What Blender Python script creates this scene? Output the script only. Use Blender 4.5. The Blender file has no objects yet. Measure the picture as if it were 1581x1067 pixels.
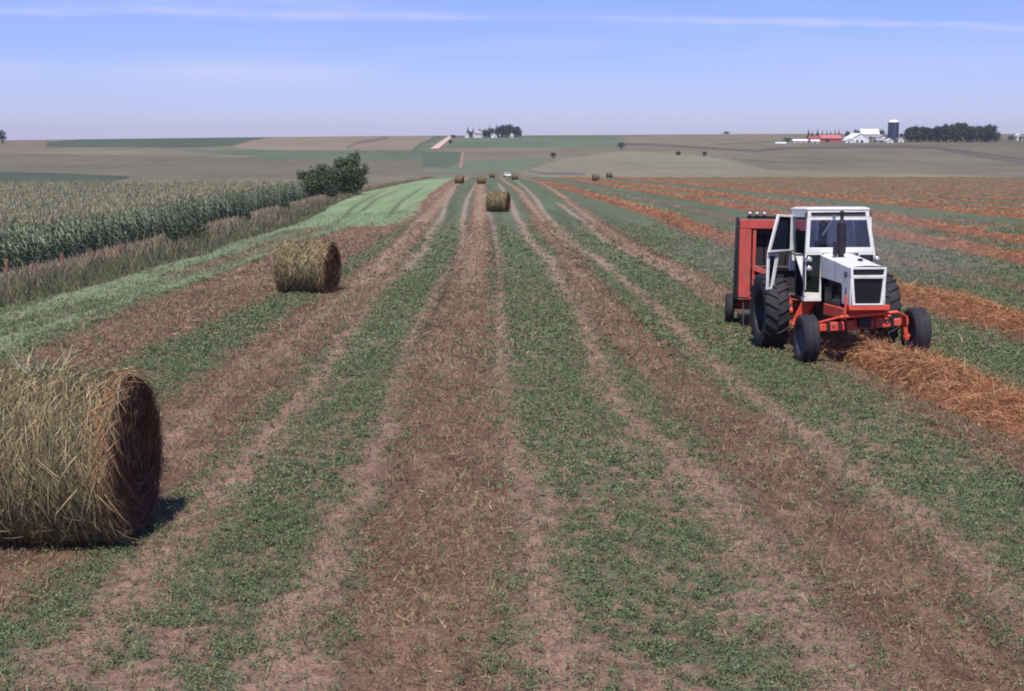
import bpy, bmesh, math, random
import numpy as np
from mathutils import Vector, Matrix

rng = np.random.default_rng(7)
random.seed(7)
scene = bpy.context.scene
col = scene.collection

# ---------------------------------------------------------------- camera
W0, H0, F = 1581.0, 1067.0, 1976.0
PITCH = math.radians(9.22)          # horizon at photo row ~212
YAW = math.radians(1.10)            # rows run along +Y and vanish at photo column ~752
cam_d = bpy.data.cameras.new('camera')
cam_d.sensor_width = 36.0
cam_d.lens = 36.0 * F / W0
cam_d.clip_end = 20000
cam_d.clip_start = 0.1
cam = bpy.data.objects.new('camera', cam_d)
col.objects.link(cam)
cam.location = (0, 0, 0)            # eye level is z = 0
cam.rotation_euler = (math.pi / 2 - PITCH, 0, -YAW)
scene.camera = cam
cam_d.dof.use_dof = False

# ---------------------------------------------------------------- light
SUN = Vector((-0.07, -0.48, 0.875)).normalized()
sl = bpy.data.lights.new('sun', 'SUN')
sl.energy = 4.6
sl.angle = math.radians(0.5)
sl.color = (1.0, 0.93, 0.83)
so = bpy.data.objects.new('sun', sl)
col.objects.link(so)
so.rotation_euler = SUN.to_track_quat('Z', 'Y').to_euler()

world = bpy.data.worlds.new('World')
scene.world = world
world.use_nodes = True
scene.view_settings.view_transform = 'Standard'
scene.view_settings.look = 'None'
scene.view_settings.exposure = 0.15
scene.view_settings.gamma = 1.0
scene.cycles.filter_width = 1.9       # the slide is a little soft


def build_world():
    nt = world.node_tree
    nt.nodes.clear()
    N = nt.nodes.new
    L = nt.links.new
    out = N('ShaderNodeOutputWorld')
    bg = N('ShaderNodeBackground')
    bg.inputs['Strength'].default_value = 0.080
    sky = N('ShaderNodeTexSky')
    sky.sky_type = 'NISHITA'
    sky.sun_disc = False
    sky.sun_elevation = math.asin(SUN.z)
    sky.sun_rotation = math.atan2(SUN.x, SUN.y)
    sky.altitude = 400
    sky.air_density = 1.0
    sky.dust_density = 0.25
    sky.ozone_density = 3.0
    # the lavender cast of the hazy summer air
    tint = N('ShaderNodeMix')
    tint.data_type = 'RGBA'
    tint.blend_type = 'MULTIPLY'
    tint.inputs[0].default_value = 1.0
    tint.inputs[7].default_value = (0.88, 0.91, 1.60, 1)
    L(sky.outputs[0], tint.inputs[6])
    # cirrus: streaks and faint veils laid out by direction in the sky
    tc = N('ShaderNodeTexCoord')
    sep = N('ShaderNodeSeparateXYZ')
    L(tc.outputs['Generated'], sep.inputs[0])

    def m(op, a, b=None, clamp=False):
        n = N('ShaderNodeMath')
        n.operation = op
        n.use_clamp = clamp
        for i, v in enumerate((a, b)):
            if v is None:
                continue
            if isinstance(v, (int, float)):
                n.inputs[i].default_value = v
            else:
                L(v, n.inputs[i])
        return n.outputs[0]
    ysafe = m('MAXIMUM', sep.outputs[1], 0.05)
    az = m('DIVIDE', sep.outputs[0], ysafe)
    el = m('DIVIDE', sep.outputs[2], ysafe)
    comb = N('ShaderNodeCombineXYZ')
    L(m('MULTIPLY', az, 5.0), comb.inputs[0])
    L(m('MULTIPLY', el, 70.0), comb.inputs[1])
    nz = N('ShaderNodeTexNoise')
    nz.inputs['Scale'].default_value = 1.0
    nz.inputs['Detail'].default_value = 5
    nz.inputs['Roughness'].default_value = 0.55
    nz.inputs['Distortion'].default_value = 0.35
    L(comb.outputs[0], nz.inputs['Vector'])
    comb2 = N('ShaderNodeCombineXYZ')
    L(m('MULTIPLY', az, 22.0), comb2.inputs[0])
    L(m('MULTIPLY', el, 60.0), comb2.inputs[1])
    nz2 = N('ShaderNodeTexNoise')
    nz2.inputs['Scale'].default_value = 1.0
    nz2.inputs['Detail'].default_value = 4
    L(comb2.outputs[0], nz2.inputs['Vector'])
    wob = m('MULTIPLY', m('SUBTRACT', nz.outputs[0], 0.5), 0.012)

    def band(a0, slope, width, azlo, azhi, amp):
        c = m('ADD', m('MULTIPLY', az, slope), a0)
        dd = m('DIVIDE', m('SUBTRACT', m('ADD', el, wob), c), width)
        g = m('POWER', 2.718, m('MULTIPLY', m('MULTIPLY', dd, dd), -1.0))
        lo = N('ShaderNodeMapRange')
        lo.interpolation_type = 'SMOOTHSTEP'
        L(az, lo.inputs[0])
        lo.inputs[1].default_value = azlo - 0.06
        lo.inputs[2].default_value = azlo + 0.06
        hi = N('ShaderNodeMapRange')
        hi.interpolation_type = 'SMOOTHSTEP'
        L(az, hi.inputs[0])
        hi.inputs[1].default_value = azhi + 0.06
        hi.inputs[2].default_value = azhi - 0.06
        fluff = m('MULTIPLY', nz2.outputs[0], 1.9)
        return m('MULTIPLY', m('MULTIPLY', m('MULTIPLY', g, lo.outputs[0]), m('MULTIPLY', hi.outputs[0], fluff)), amp)
    parts = [
        band(0.0905, -0.012, 0.0030, -0.40, 0.02, 0.29),
        band(0.0925, -0.020, 0.0050, -0.34, -0.05, 0.16),
        band(0.0925, -0.024, 0.0024, 0.09, 0.50, 0.34),
        band(0.0720, -0.004, 0.0022, 0.00, 0.09, 0.13),
        band(0.0470, -0.010, 0.0090, -0.28, -0.10, 0.42),
        band(0.0520, 0.0, 0.0070, -0.48, -0.33, 0.26),
        band(0.1010, -0.01, 0.0030, -0.42, -0.10, 0.20),
        band(0.0680, -0.02, 0.0120, 0.20, 0.50, 0.11),
    ]
    s = parts[0]
    for p in parts[1:]:
        s = m('ADD', s, p)
    veil = N('ShaderNodeMapRange')
    L(nz.outputs[0], veil.inputs[0])
    veil.inputs[1].default_value = 0.42
    veil.inputs[2].default_value = 0.80
    veil.inputs[3].default_value = 0.0
    veil.inputs[4].default_value = 0.13
    hiel = N('ShaderNodeMapRange')
    L(el, hiel.inputs[0])
    hiel.inputs[1].default_value = 0.02
    hiel.inputs[2].default_value = 0.08
    s = m('ADD', s, m('MULTIPLY', veil.outputs[0], hiel.outputs[0]), True)
    mix = N('ShaderNodeMix')
    mix.data_type = 'RGBA'
    L(s, mix.inputs[0])
    L(tint.outputs[2], mix.inputs[6])
    mix.inputs[7].default_value = (8.2, 8.2, 10.6, 1)
    L(mix.outputs[2], bg.inputs['Color'])
    L(bg.outputs[0], out.inputs['Surface'])


build_world()


# ---------------------------------------------------------------- helpers
def lin(r, g, b, k=1.0):
    """sRGB 0..255 to linear albedo"""
    o = []
    for v in (r, g, b):
        v = v / 255.0
        o.append((v / 12.92 if v <= 0.04045 else ((v + 0.055) / 1.055) ** 2.4) * k)
    return np.array(o)


_T = np.random.default_rng(99).random((256, 256))


def vnoise(x, y):
    x = np.asarray(x, float)
    y = np.asarray(y, float)
    xi = np.floor(x).astype(np.int64)
    yi = np.floor(y).astype(np.int64)
    fx = x - xi
    fy = y - yi
    fx = fx * fx * (3 - 2 * fx)
    fy = fy * fy * (3 - 2 * fy)
    a = _T[xi & 255, yi & 255]
    b = _T[(xi + 1) & 255, yi & 255]
    c = _T[xi & 255, (yi + 1) & 255]
    d = _T[(xi + 1) & 255, (yi + 1) & 255]
    return (a * (1 - fx) + b * fx) * (1 - fy) + (c * (1 - fx) + d * fx) * fy


def fbm(x, y, o=4, r=0.5):
    s = 0
    a = 1.0
    t = 0
    for i in range(o):
        s = s + a * vnoise(x * 2 ** i + 17.3 * i, y * 2 ** i + 5.1 * i)
        t += a
        a *= r
    return s / t


def sstep(a, b, x):
    t = np.clip((x - a) / (b - a), 0, 1)
    return t * t * (3 - 2 * t)


# ---------------------------------------------------------------- terrain
_dn = np.array([-50, 0, 12, 25, 42, 70, 100, 150, 200, 258, 336, 420, 470])
_en = np.array([1.2, 3.40, 3.93, 4.45, 5.05, 5.55, 6.0, 7.0, 8.05, 9.27, 11.0, 12.7, 14.2])
_dd = np.arange(-50, 470, 0.5)
_ee = np.interp(_dd, _dn, _en)
_k = np.hanning(41)
_k /= _k.sum()
_ee = np.convolve(np.pad(_ee, 20, mode='reflect', reflect_type='odd'), _k, 'valid')


def E_near(X, d):
    e = np.interp(d, _dd, _ee)
    e = e - 0.13 * np.exp(-((X - 8.5) ** 2 + (d - 25.1) ** 2) / .9)
    cs = 0.058 * np.clip(-X - 7, 0, 24) * np.interp(d, [0, 15, 40, 90, 190], [0.0, 0.5, 1, 1, 0])
    return e + cs


_skx = np.array([-1500, -300, 0, 250, 420, 600, 700, 820, 1000, 1150, 1300, 1581, 1900, 3000])
_sky = np.array([216, 216, 216, 213, 211, 209.3, 208.7, 208.3, 207.3, 206.3, 206, 206, 206, 206])


def E_far(X, d):
    px = 752 + 1976 * X / np.maximum(d, 1)
    ys = np.interp(px, _skx, _sky)
    y = np.interp(d, [540, 600, 680, 800, 950, 1050, 1150, 1300], [1, .86, .60, .36, .155, .09, .035, 0]) * (305 - ys) + ys
    e = (y - 212) / 1976 * np.minimum(d, 1300)
    e = e + 0.012 * np.maximum(d - 1300, 0)
    return e


def E(X, d):
    X = np.asarray(X, float)
    d = np.asarray(d, float)
    en = E_near(X, np.minimum(d, 470))
    ef = E_far(X, np.maximum(d, 540))
    tc_ = sstep(425, 600, d)
    ec = en + 0.045 * np.maximum(d - 470, 0)
    ec = ec * (1 - tc_) + ef * tc_
    t2 = np.clip((d - 178) / (575 - 178), 0, 1)
    e0 = E_near(X, np.minimum(d, 178))
    el = e0 + (E_far(X, np.full_like(d, 575)) - e0) * t2 ** 0.85
    el = np.where(d > 575, ef, el)
    wl = sstep(-24.5, -33, X) * 1.0
    return ec * (1 - wl) + el * wl


def gz(X, d):
    """ground height"""
    return -E(X, d)


_cp, _sp, _cy, _sy = math.cos(PITCH), math.sin(PITCH), math.cos(YAW), math.sin(YAW)


def ray(px, py):
    px = np.asarray(px, float)
    py = np.asarray(py, float)
    u = (px - W0 / 2) / F
    v = -(py - H0 / 2) / F
    # camera axes in world
    fy = _cp + v * _sp
    fz = -_sp + v * _cp
    x = u * _cy + fy * _sy
    y = -u * _sy + fy * _cy
    return x / y, fz / y            # tan azimuth, tan elevation per unit Y


_march = np.concatenate([np.arange(3, 60, 0.1), np.arange(60, 600, 0.5), np.arange(600, 1400, 1.0)])


def at(px, py):
    """where the sight line of a surveyed point meets the terrain"""
    px = np.atleast_1d(np.asarray(px, float))
    py = np.atleast_1d(np.asarray(py, float))
    out = np.zeros((len(px), 2))
    for i, (a, b) in enumerate(zip(px, py)):
        t, s = ray(a, b)
        diff = s * _march + E(t * _march, _march)
        k = np.argmax(diff < 0) if (diff < 0).any() else len(_march) - 1
        d = _march[k]
        if k > 0 and (diff < 0).any():
            d0, d1 = _march[k - 1], _march[k]
            f0, f1 = diff[k - 1], diff[k]
            d = d0 + (d1 - d0) * f0 / (f0 - f1)
        out[i] = (t * d, d)
    return out


def xat(px, d):
    t, _ = ray(px, 215)
    return float(t) * d


# ---------------------------------------------------------------- materials
def mat(name, color=(.5, .5, .5), rough=0.6, metal=0.0, spec=0.3, noise=0.0, nscale=30.0, bump=0.0, attr=None, trans=0.0, dirt=0.0):
    m = bpy.data.materials.new(name)
    m.use_nodes = True
    nt = m.node_tree
    b = nt.nodes['Principled BSDF']
    b.inputs['Roughness'].default_value = rough
    b.inputs['Metallic'].default_value = metal
    b.inputs['Specular IOR Level'].default_value = spec
    L = nt.links.new
    if attr:
        src = nt.nodes.new('ShaderNodeAttribute')
        src.attribute_name = attr
        base = src.outputs['Color']
    else:
        src = nt.nodes.new('ShaderNodeRGB')
        src.outputs[0].default_value = (*color, 1)
        base = src.outputs[0]
    if noise > 0 or bump > 0:
        tc = nt.nodes.new('ShaderNodeTexCoord')
        nz = nt.nodes.new('ShaderNodeTexNoise')
        nz.inputs['Scale'].default_value = nscale
        nz.inputs['Detail'].default_value = 6
        nz.inputs['Roughness'].default_value = 0.65
        L(tc.outputs['Object'], nz.inputs['Vector'])
        if noise > 0:
            mr = nt.nodes.new('ShaderNodeMapRange')
            mr.inputs[1].default_value = 0.3
            mr.inputs[2].default_value = 0.7
            mr.inputs[3].default_value = 1 - noise
            mr.inputs[4].default_value = 1 + noise
            L(nz.outputs[0], mr.inputs[0])
            mx = nt.nodes.new('ShaderNodeVectorMath')
            mx.operation = 'SCALE'
            L(base, mx.inputs[0])
            L(mr.outputs[0], mx.inputs['Scale'])
            base = mx.outputs[0]
        if bump > 0:
            bp = nt.nodes.new('ShaderNodeBump')
            bp.inputs['Strength'].default_value = 1.0
            bp.inputs['Distance'].default_value = bump
            L(nz.outputs[0], bp.inputs['Height'])
            L(bp.outputs[0], b.inputs['Normal'])
    if dirt > 0:
        tc2 = nt.nodes.new('ShaderNodeTexCoord')
        n2 = nt.nodes.new('ShaderNodeTexNoise')
        n2.inputs['Scale'].default_value = 3.5
        n2.inputs['Detail'].default_value = 8
        n2.inputs['Roughness'].default_value = .7
        L(tc2.outputs['Object'], n2.inputs['Vector'])
        m2 = nt.nodes.new('ShaderNodeMapRange')
        m2.inputs[1].default_value = .48
        m2.inputs[2].default_value = .75
        m2.inputs[4].default_value = dirt
        L(n2.outputs[0], m2.inputs[0])
        mx2 = nt.nodes.new('ShaderNodeMix')
        mx2.data_type = 'RGBA'
        L(m2.outputs[0], mx2.inputs[0])
        L(base, mx2.inputs[6])
        mx2.inputs[7].default_value = (.22, .15, .10, 1)
        base = mx2.outputs[2]
        rr = nt.nodes.new('ShaderNodeMapRange')
        rr.inputs[3].default_value = rough
        rr.inputs[4].default_value = .9
        L(m2.outputs[0], rr.inputs[0])
        L(rr.outputs[0], b.inputs['Roughness'])
    L(base, b.inputs['Base Color'])
    if trans > 0:
        t = nt.nodes.new('ShaderNodeBsdfTranslucent')
        L(base, t.inputs['Color'])
        ms = nt.nodes.new('ShaderNodeMixShader')
        ms.inputs[0].default_value = trans
        L(b.outputs[0], ms.inputs[1])
        L(t.outputs[0], ms.inputs[2])
        L(ms.outputs[0], nt.nodes['Material Output'].inputs['Surface'])
    return m


M_leaf = mat('foliage', attr='col', rough=0.6, spec=0.25, trans=0.22)
M_straw = mat('straw', attr='col', rough=0.7, spec=0.2, trans=0.15)
M_core = mat('packed_hay', attr='col', rough=0.9, spec=0.1, noise=0.45, nscale=14, bump=0.03)
M_wind = mat('loose_hay', attr='col', rough=0.9, spec=0.1, noise=0.4, nscale=9, bump=0.03)
M_bark = mat('bark', (0.09, 0.075, 0.065), rough=0.95, spec=0.1, noise=0.3, nscale=8)


def ground_material():
    m = bpy.data.materials.new('field_soil')
    m.use_nodes = True
    nt = m.node_tree
    L = nt.links.new
    b = nt.nodes['Principled BSDF']
    b.inputs['Roughness'].default_value = 0.95
    b.inputs['Specular IOR Level'].default_value = 0.08
    a = nt.nodes.new('ShaderNodeAttribute')
    a.attribute_name = 'col'
    tc = nt.nodes.new('ShaderNodeTexCoord')
    cur = a.outputs['Color']
    hs = None
    for sc, lo, hi in ((28.0, 0.62, 1.38), (6.0, 0.80, 1.20), (0.35, 0.90, 1.10)):
        nz = nt.nodes.new('ShaderNodeTexNoise')
        nz.inputs['Scale'].default_value = sc
        nz.inputs['Detail'].default_value = 5
        nz.inputs['Roughness'].default_value = 0.6
        L(tc.outputs['Object'], nz.inputs['Vector'])
        mr = nt.nodes.new('ShaderNodeMapRange')
        mr.inputs[1].default_value = 0.28
        mr.inputs[2].default_value = 0.72
        mr.inputs[3].default_value = lo
        mr.inputs[4].default_value = hi
        L(nz.outputs[0], mr.inputs[0])
        vm = nt.nodes.new('ShaderNodeVectorMath')
        vm.operation = 'SCALE'
        L(cur, vm.inputs[0])
        L(mr.outputs[0], vm.inputs['Scale'])
        cur = vm.outputs[0]
        if hs is None:
            hs = nz
    bp = nt.nodes.new('ShaderNodeBump')
    bp.inputs['Strength'].default_value = 0.9
    bp.inputs['Distance'].default_value = 0.05
    L(hs.outputs[0], bp.inputs['Height'])
    L(bp.outputs[0], b.inputs['Normal'])
    L(cur, b.inputs['Base Color'])
    return m


M_ground = ground_material()


# ---------------------------------------------------------------- object helpers
def tag(o, label=None, cat=None, group=None, kind=None):
    if label:
        o['label'] = label
    if cat:
        o['category'] = cat
    if group:
        o['group'] = group
    if kind:
        o['kind'] = kind
    return o


def empty(name, loc, rz=0.0, rx=0.0, scale=1.0):
    o = bpy.data.objects.new(name, None)
    o.empty_display_size = 0.3
    o.location = loc
    o.rotation_euler = (rx, 0, rz)
    o.scale = (scale, scale, scale)
    col.objects.link(o)
    return o


def copy_tree(o, parent=None):
    c = o.copy()
    col.objects.link(c)
    if parent is not None:
        c.parent = parent
    for ch in list(o.children):
        copy_tree(ch, c)
    return c


def np_mesh(name, V, Q, m, colors=None, smooth=False, parent=None, mats=None, midx=None):
    """mesh object from numpy arrays; Q is (n,4) or (n,3)"""
    V = np.ascontiguousarray(V, dtype=np.float32)
    Q = np.ascontiguousarray(Q, dtype=np.int32)
    me = bpy.data.meshes.new(name)
    k = Q.shape[1]
    me.vertices.add(len(V))
    me.vertices.foreach_set('co', V.ravel())
    me.loops.add(Q.size)
    me.loops.foreach_set('vertex_index', Q.ravel())
    me.polygons.add(len(Q))
    me.polygons.foreach_set('loop_start', np.arange(0, Q.size, k, dtype=np.int32))
    if smooth:
        me.polygons.foreach_set('use_smooth', np.ones(len(Q), dtype=bool))
    me.update(calc_edges=True)
    if colors is not None:
        at_ = me.attributes.new('col', 'FLOAT_COLOR', 'POINT')
        c4 = np.ones((len(V), 4), dtype=np.float32)
        c4[:, :3] = colors
        at_.data.foreach_set('color', c4.ravel())
    me.materials.append(m)
    o = bpy.data.objects.new(name, me)
    col.objects.link(o)
    if parent is not None:
        o.parent = parent
    return o


def unit(v):
    return v / np.maximum(np.linalg.norm(v, axis=1, keepdims=True), 1e-9)


def ribbons(P, D, Ln, Wd, bend, seg=2, tip=0.25):
    """curved tapering blades; returns V, Q, owner index per vertex"""
    n = len(P)
    D = unit(D)
    R = unit(np.cross(D, rng.normal(size=(n, 3))))
    V = np.zeros((n, (seg + 1) * 2, 3))
    for s in range(seg + 1):
        t = s / seg
        c = P + D * (Ln * t)[:, None] + bend * (Ln * t * t)[:, None]
        w = (Wd * (1 - (1 - tip) * t))[:, None] * 0.5
        V[:, 2 * s] = c - R * w
        V[:, 2 * s + 1] = c + R * w
    base = (np.arange(n) * (seg + 1) * 2)[:, None]
    q = []
    for s in range(seg):
        q.append(base + np.array([[2 * s, 2 * s + 1, 2 * s + 3, 2 * s + 2]]))
    Q = np.concatenate(q, 1).reshape(-1, 4)
    return V.reshape(-1, 3), Q, np.repeat(np.arange(n), (seg + 1) * 2)


def leafquads(P, size, up=0.5):
    """little rhombic leaves turned every way"""
    n = len(P)
    Nn = rng.normal(size=(n, 3))
    Nn[:, 2] = np.abs(Nn[:, 2]) + up
    Nn = unit(Nn)
    T = unit(np.cross(Nn, rng.normal(size=(n, 3))))
    B = np.cross(Nn, T)
    s = size[:, None] if np.ndim(size) else size
    V = np.stack([P - T * s * .5, P + B * s * .32, P + T * s * .5, P - B * s * .32], 1)
    Q = np.arange(4 * n).reshape(n, 4)
    return V.reshape(-1, 3), Q, np.repeat(np.arange(n), 4)


def pick(palette, n, jit=0.12):
    pal = np.array(palette)
    c = pal[rng.integers(0, len(pal), n)]
    return np.clip(c * (1 + jit * rng.normal(size=(n, 1))), 0.004, 0.9)


class MB:
    """collects solid shapes into one mesh part"""

    def __init__(self):
        self.v = []
        self.f = []

    def add(self, vs, fs):
        o = len(self.v)
        self.v += [tuple(p) for p in vs]
        self.f += [tuple(i + o for i in f) for f in fs]
        return self

    def box(self, x0, x1, y0, y1, z0, z1):
        vs = [(x0, y0, z0), (x1, y0, z0), (x1, y1, z0), (x0, y1, z0), (x0, y0, z1), (x1, y0, z1), (x1, y1, z1), (x0, y1, z1)]
        return self.add(vs, [(3, 2, 1, 0), (4, 5, 6, 7), (0, 1, 5, 4), (1, 2, 6, 5), (2, 3, 7, 6), (3, 0, 4, 7)])

    def hexa(self, b, t):
        """bottom ring and top ring of equal count"""
        n = len(b)
        fs = [tuple(range(n - 1, -1, -1)), tuple(range(n, 2 * n))]
        fs += [(i, (i + 1) % n, n + (i + 1) % n, n + i) for i in range(n)]
        return self.add(list(b) + list(t), fs)

    def prism(self, pts, axis, a, b):
        def mk(p, w):
            return {'x': (w, p[0], p[1]), 'y': (p[0], w, p[1]), 'z': (p[0], p[1], w)}[axis]
        return self.hexa([mk(p, a) for p in pts], [mk(p, b) for p in pts])

    def ring(self, outer, inner, axis, a, b):
        """frame with an opening"""
        def mk(p, w):
            return {'x': (w, p[0], p[1]), 'y': (p[0], w, p[1]), 'z': (p[0], p[1], w)}[axis]
        n = len(outer)
        vs = [mk(p, a) for p in outer] + [mk(p, a) for p in inner] + [mk(p, b) for p in outer] + [mk(p, b) for p in inner]
        fs = []
        for i in range(n):
            j = (i + 1) % n
            fs += [(i, j, n + j, n + i), (2 * n + i, 3 * n + i, 3 * n + j, 2 * n + j),
                   (i, 2 * n + i, 2 * n + j, j), (n + i, n + j, 3 * n + j, 3 * n + i)]
        return self.add(vs, fs)

    def tube(self, p0, p1, r0, r1=None, n=12, cap=True):
        r1 = r0 if r1 is None else r1
        p0 = Vector(p0)
        p1 = Vector(p1)
        d = (p1 - p0).normalized()
        a = d.orthogonal().normalized()
        b = d.cross(a)
        vs = []
        for p, r in ((p0, r0), (p1, r1)):
            for i in range(n):
                t = 2 * math.pi * i / n
                vs.append(p + (a * math.cos(t) + b * math.sin(t)) * r)
        fs = [(i, (i + 1) % n, n + (i + 1) % n, n + i) for i in range(n)]
        if cap:
            fs += [tuple(range(n - 1, -1, -1)), tuple(range(n, 2 * n))]
        return self.add(vs, fs)

    def path(self, pts, r, n=8):
        for p, q in zip(pts[:-1], pts[1:]):
            self.tube(p, q, r, n=n)
        return self

    def lathe(self, prof, c=(0, 0, 0), axis='z', n=28):
        """profile of (radius, along)"""
        vs = []
        for r, h in prof:
            for i in range(n):
                t = 2 * math.pi * i / n
                u, w = r * math.cos(t), r * math.sin(t)
                p = {'z': (u, w, h), 'x': (h, u, w), 'y': (u, h, w)}[axis]
                vs.append((p[0] + c[0], p[1] + c[1], p[2] + c[2]))
        fs = []
        for k in range(len(prof) - 1):
            for i in range(n):
                j = (i + 1) % n
                fs.append((k * n + i, k * n + j, (k + 1) * n + j, (k + 1) * n + i))
        return self.add(vs, fs)

    def build(self, name, m, parent=None, bevel=0.0, smooth=35):
        me = bpy.data.meshes.new(name)
        me.from_pydata([tuple(v) for v in self.v], [], self.f)
        bm = bmesh.new()
        bm.from_mesh(me)
        bmesh.ops.recalc_face_normals(bm, faces=bm.faces)
        bm.to_mesh(me)
        bm.free()
        if smooth:
            me.polygons.foreach_set('use_smooth', np.ones(len(me.polygons), dtype=bool))
            me.set_sharp_from_angle(angle=math.radians(smooth))
        me.materials.append(m)
        o = bpy.data.objects.new(name, me)
        col.objects.link(o)
        if parent is not None:
            o.parent = parent
        if bevel > 0:
            md = o.modifiers.new('bevel', 'BEVEL')
            md.width = bevel
            md.segments = 2
            md.limit_method = 'ANGLE'
        return o


# ---------------------------------------------------------------- what grows where
class Strip:
    """a band of the field given by its left and right edges, photo rows downwards"""

    def __init__(self, rows):
        l = at([r[1] for r in rows], [r[0] for r in rows])
        r = at([r[2] for r in rows], [r[0] for r in rows])
        self.l = l[np.argsort(l[:, 1])]
        self.r = r[np.argsort(r[:, 1])]

    def edges(self, d):
        return np.interp(d, self.l[:, 1], self.l[:, 0]), np.interp(d, self.r[:, 1], self.r[:, 0])

    def mask(self, X, d, soft=0.25, wob=0.0):
        a, b = self.edges(d)
        s = soft
        return sstep(-s, s, X - a + wob) * sstep(-s, s, b - X + wob)


class Track:
    def __init__(self, pts, width):
        p = at([p[0] for p in pts], [p[1] for p in pts])
        self.p = p[np.argsort(p[:, 1])]
        self.w = width

    def mask(self, X, d):
        c = np.interp(d, self.p[:, 1], self.p[:, 0])
        w = self.w * (0.8 + 0.4 * vnoise(d * 0.4, d * 0 + self.w * 31))
        fade = sstep(self.p[-1, 1] + 15, self.p[-1, 1], d) * (sstep(self.p[0, 1] - 4, self.p[0, 1], d) if self.p[0, 1] > 9 else 1.0)
        return np.exp(-((X - c) / w) ** 2) * fade


S_center = Strip([(1067, 505, 765), (900, 548, 785), (760, 592, 788), (700, 608, 778), (560, 632, 758), (460, 676, 757), (380, 712, 760), (330, 726, 753), (290, 733, 751), (276, 737, 748)])
S_left = Strip([(1000, -330, -70), (840, -90, 140), (720, 130, 325), (640, 235, 400), (560, 335, 480), (500, 425, 540), (450, 505, 588), (418, 548, 615), (386, 590, 635), (352, 628, 662), (320, 660, 685), (288, 692, 707)])
S_right = Strip([(1067, 1380, 1640), (940, 1296, 1532), (840, 1208, 1420), (740, 1136, 1288), (640, 1040, 1165), (513, 920, 1002), (456, 887, 950), (402, 863, 905), (374, 845, 880), (345, 822, 849), (317, 810, 828), (295, 796, 809), (279, 774, 782)])
S_baled = Strip([(520, 1180, 1280), (500, 1150, 1230), (460, 1090, 1160), (418, 1022, 1078), (399, 984, 1032), (371, 942, 980), (333, 894, 920), (301, 859, 873), (284, 835, 842)])
S_edge = Strip([(620, -140, 90), (560, 10, 190), (520, 105, 265), (470, 215, 395), (430, 320, 480), (400, 405, 540), (370, 480, 585), (352, 540, 618)])
TRACKS = [
    Track([(736, 281), (730, 292), (721, 307), (714, 342), (717, 364), (705, 396), (686, 431), (670, 456), (650, 500), (620, 580), (588, 690), (556, 760), (492, 870), (440, 1000), (420, 1067)], 0.20),
    Track([(701, 292), (694, 304), (686, 317), (683, 333), (661, 364), (657, 386), (626, 415), (591, 443), (569, 469), (550, 494), (520, 540), (480, 600), (400, 690), (330, 770), (262, 850), (190, 930)], 0.24),
    Track([(749, 300), (757, 340), (768, 386), (771, 437), (774, 481), (771, 529), (775, 600), (790, 680), (810, 760), (825, 830), (840, 900), (850, 980), (860, 1067)], 0.20),
    Track([(770, 284), (786, 306), (797, 333), (822, 377), (850, 402), (866, 437), (885, 462), (901, 494), (910, 532), (925, 580), (970, 640), (1020, 690), (1090, 740), (1160, 830), (1235, 930), (1335, 1067)], 0.27),
    Track([(797, 279), (811, 290), (825, 304), (841, 330), (863, 355), (892, 383), (923, 399), (952, 424), (993, 456), (1024, 481), (1050, 513), (1110, 570), (1200, 640), (1330, 740), (1460, 840), (1570, 930)], 0.24),
    Track([(868, 318), (885, 331), (907, 345), (930, 368), (980, 395), (1040, 425), (1100, 465)], 0.2),
    Track([(640, 345), (610, 380), (570, 425), (520, 465), (455, 520), (380, 575), (250, 690)], 0.15),
]
DARK = [
    Track([(755, 342), (762, 386), (766, 420), (768, 440)], 0.14),
    Track([(772, 400), (784, 456), (790, 490), (794, 520)], 0.10),
    Track([(700, 400), (686, 450), (672, 480), (650, 520)], 0.14),
    Track([(880, 400), (930, 440), (985, 490), (1030, 530)], 0.12),
    Track([(816, 322), (842, 352), (872, 384), (900, 410)], 0.12),
    Track([(880, 310), (920, 338), (968, 366), (1020, 396)], 0.14),
    Track([(560, 325), (580, 308), (610, 295)], 0.25),
    Track([(600, 335), (618, 312), (640, 298), (650, 290)], 0.25),
    Track([(520, 345), (548, 318), (580, 300)], 0.2),
]
# cut-hay rows and bare rows on the right-hand half, by their lateral place
WX = [(7.75, 4, 30.2), (13.15, 4, 330), (23.2, 20, 400), (28.9, 28, 420), (40.2, 40, 420), (45.5, 45, 420), (51.5, 50, 420),
      (58.5, 60, 425), (66, 60, 425), (74, 60, 425), (82.5, 70, 425), (92, 90, 425), (102, 100, 425), (113, 110, 425),
      (125, 120, 425), (138, 130, 425), (152, 150, 425)]
BARE = [(18.2, 0.55), (34.2, 0.5)]


def rowwob(X0, d):
    if X0 < 8:
        return np.interp(d, [4, 14, 18, 25, 31], [.50, .42, .32, -.14, -.30]) + 0.12 * (vnoise(d * .5, d * 0 + X0 * 7) - .5)
    return 0.5 * (fbm(d * 0.02 + X0 * 3.1, d * 0 + X0, 3) - 0.5) * 2 + 0.12 * (vnoise(d * .4, d * 0 + X0 * 7) - .5)


PALE_POLY = at([410, 600, 640, 660, 690, 702, 640, 545, 480, 400], [357, 349, 330, 302, 281, 274, 278, 285, 310, 348])


def inpoly(P, x, y):
    r = np.zeros(x.shape, bool)
    n = len(P)
    j = n - 1
    for i in range(n):
        xi, yi = P[i]
        xj, yj = P[j]
        c = ((yi > y) != (yj > y)) & (x < (xj - xi) * (y - yi) / (yj - yi + 1e-12) + xi)
        r ^= c
        j = i
    return r


XW0 = -22.2
_we = at([0, 82, 165, 216, 261, 321, 362, 402, 443, 480, 520, 560, 600, 656], [477, 456, 438, 421, 405, 391, 374, 362, 351, 336, 314, 297, 288, 277])              # the weedy fence line beside the corn


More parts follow.
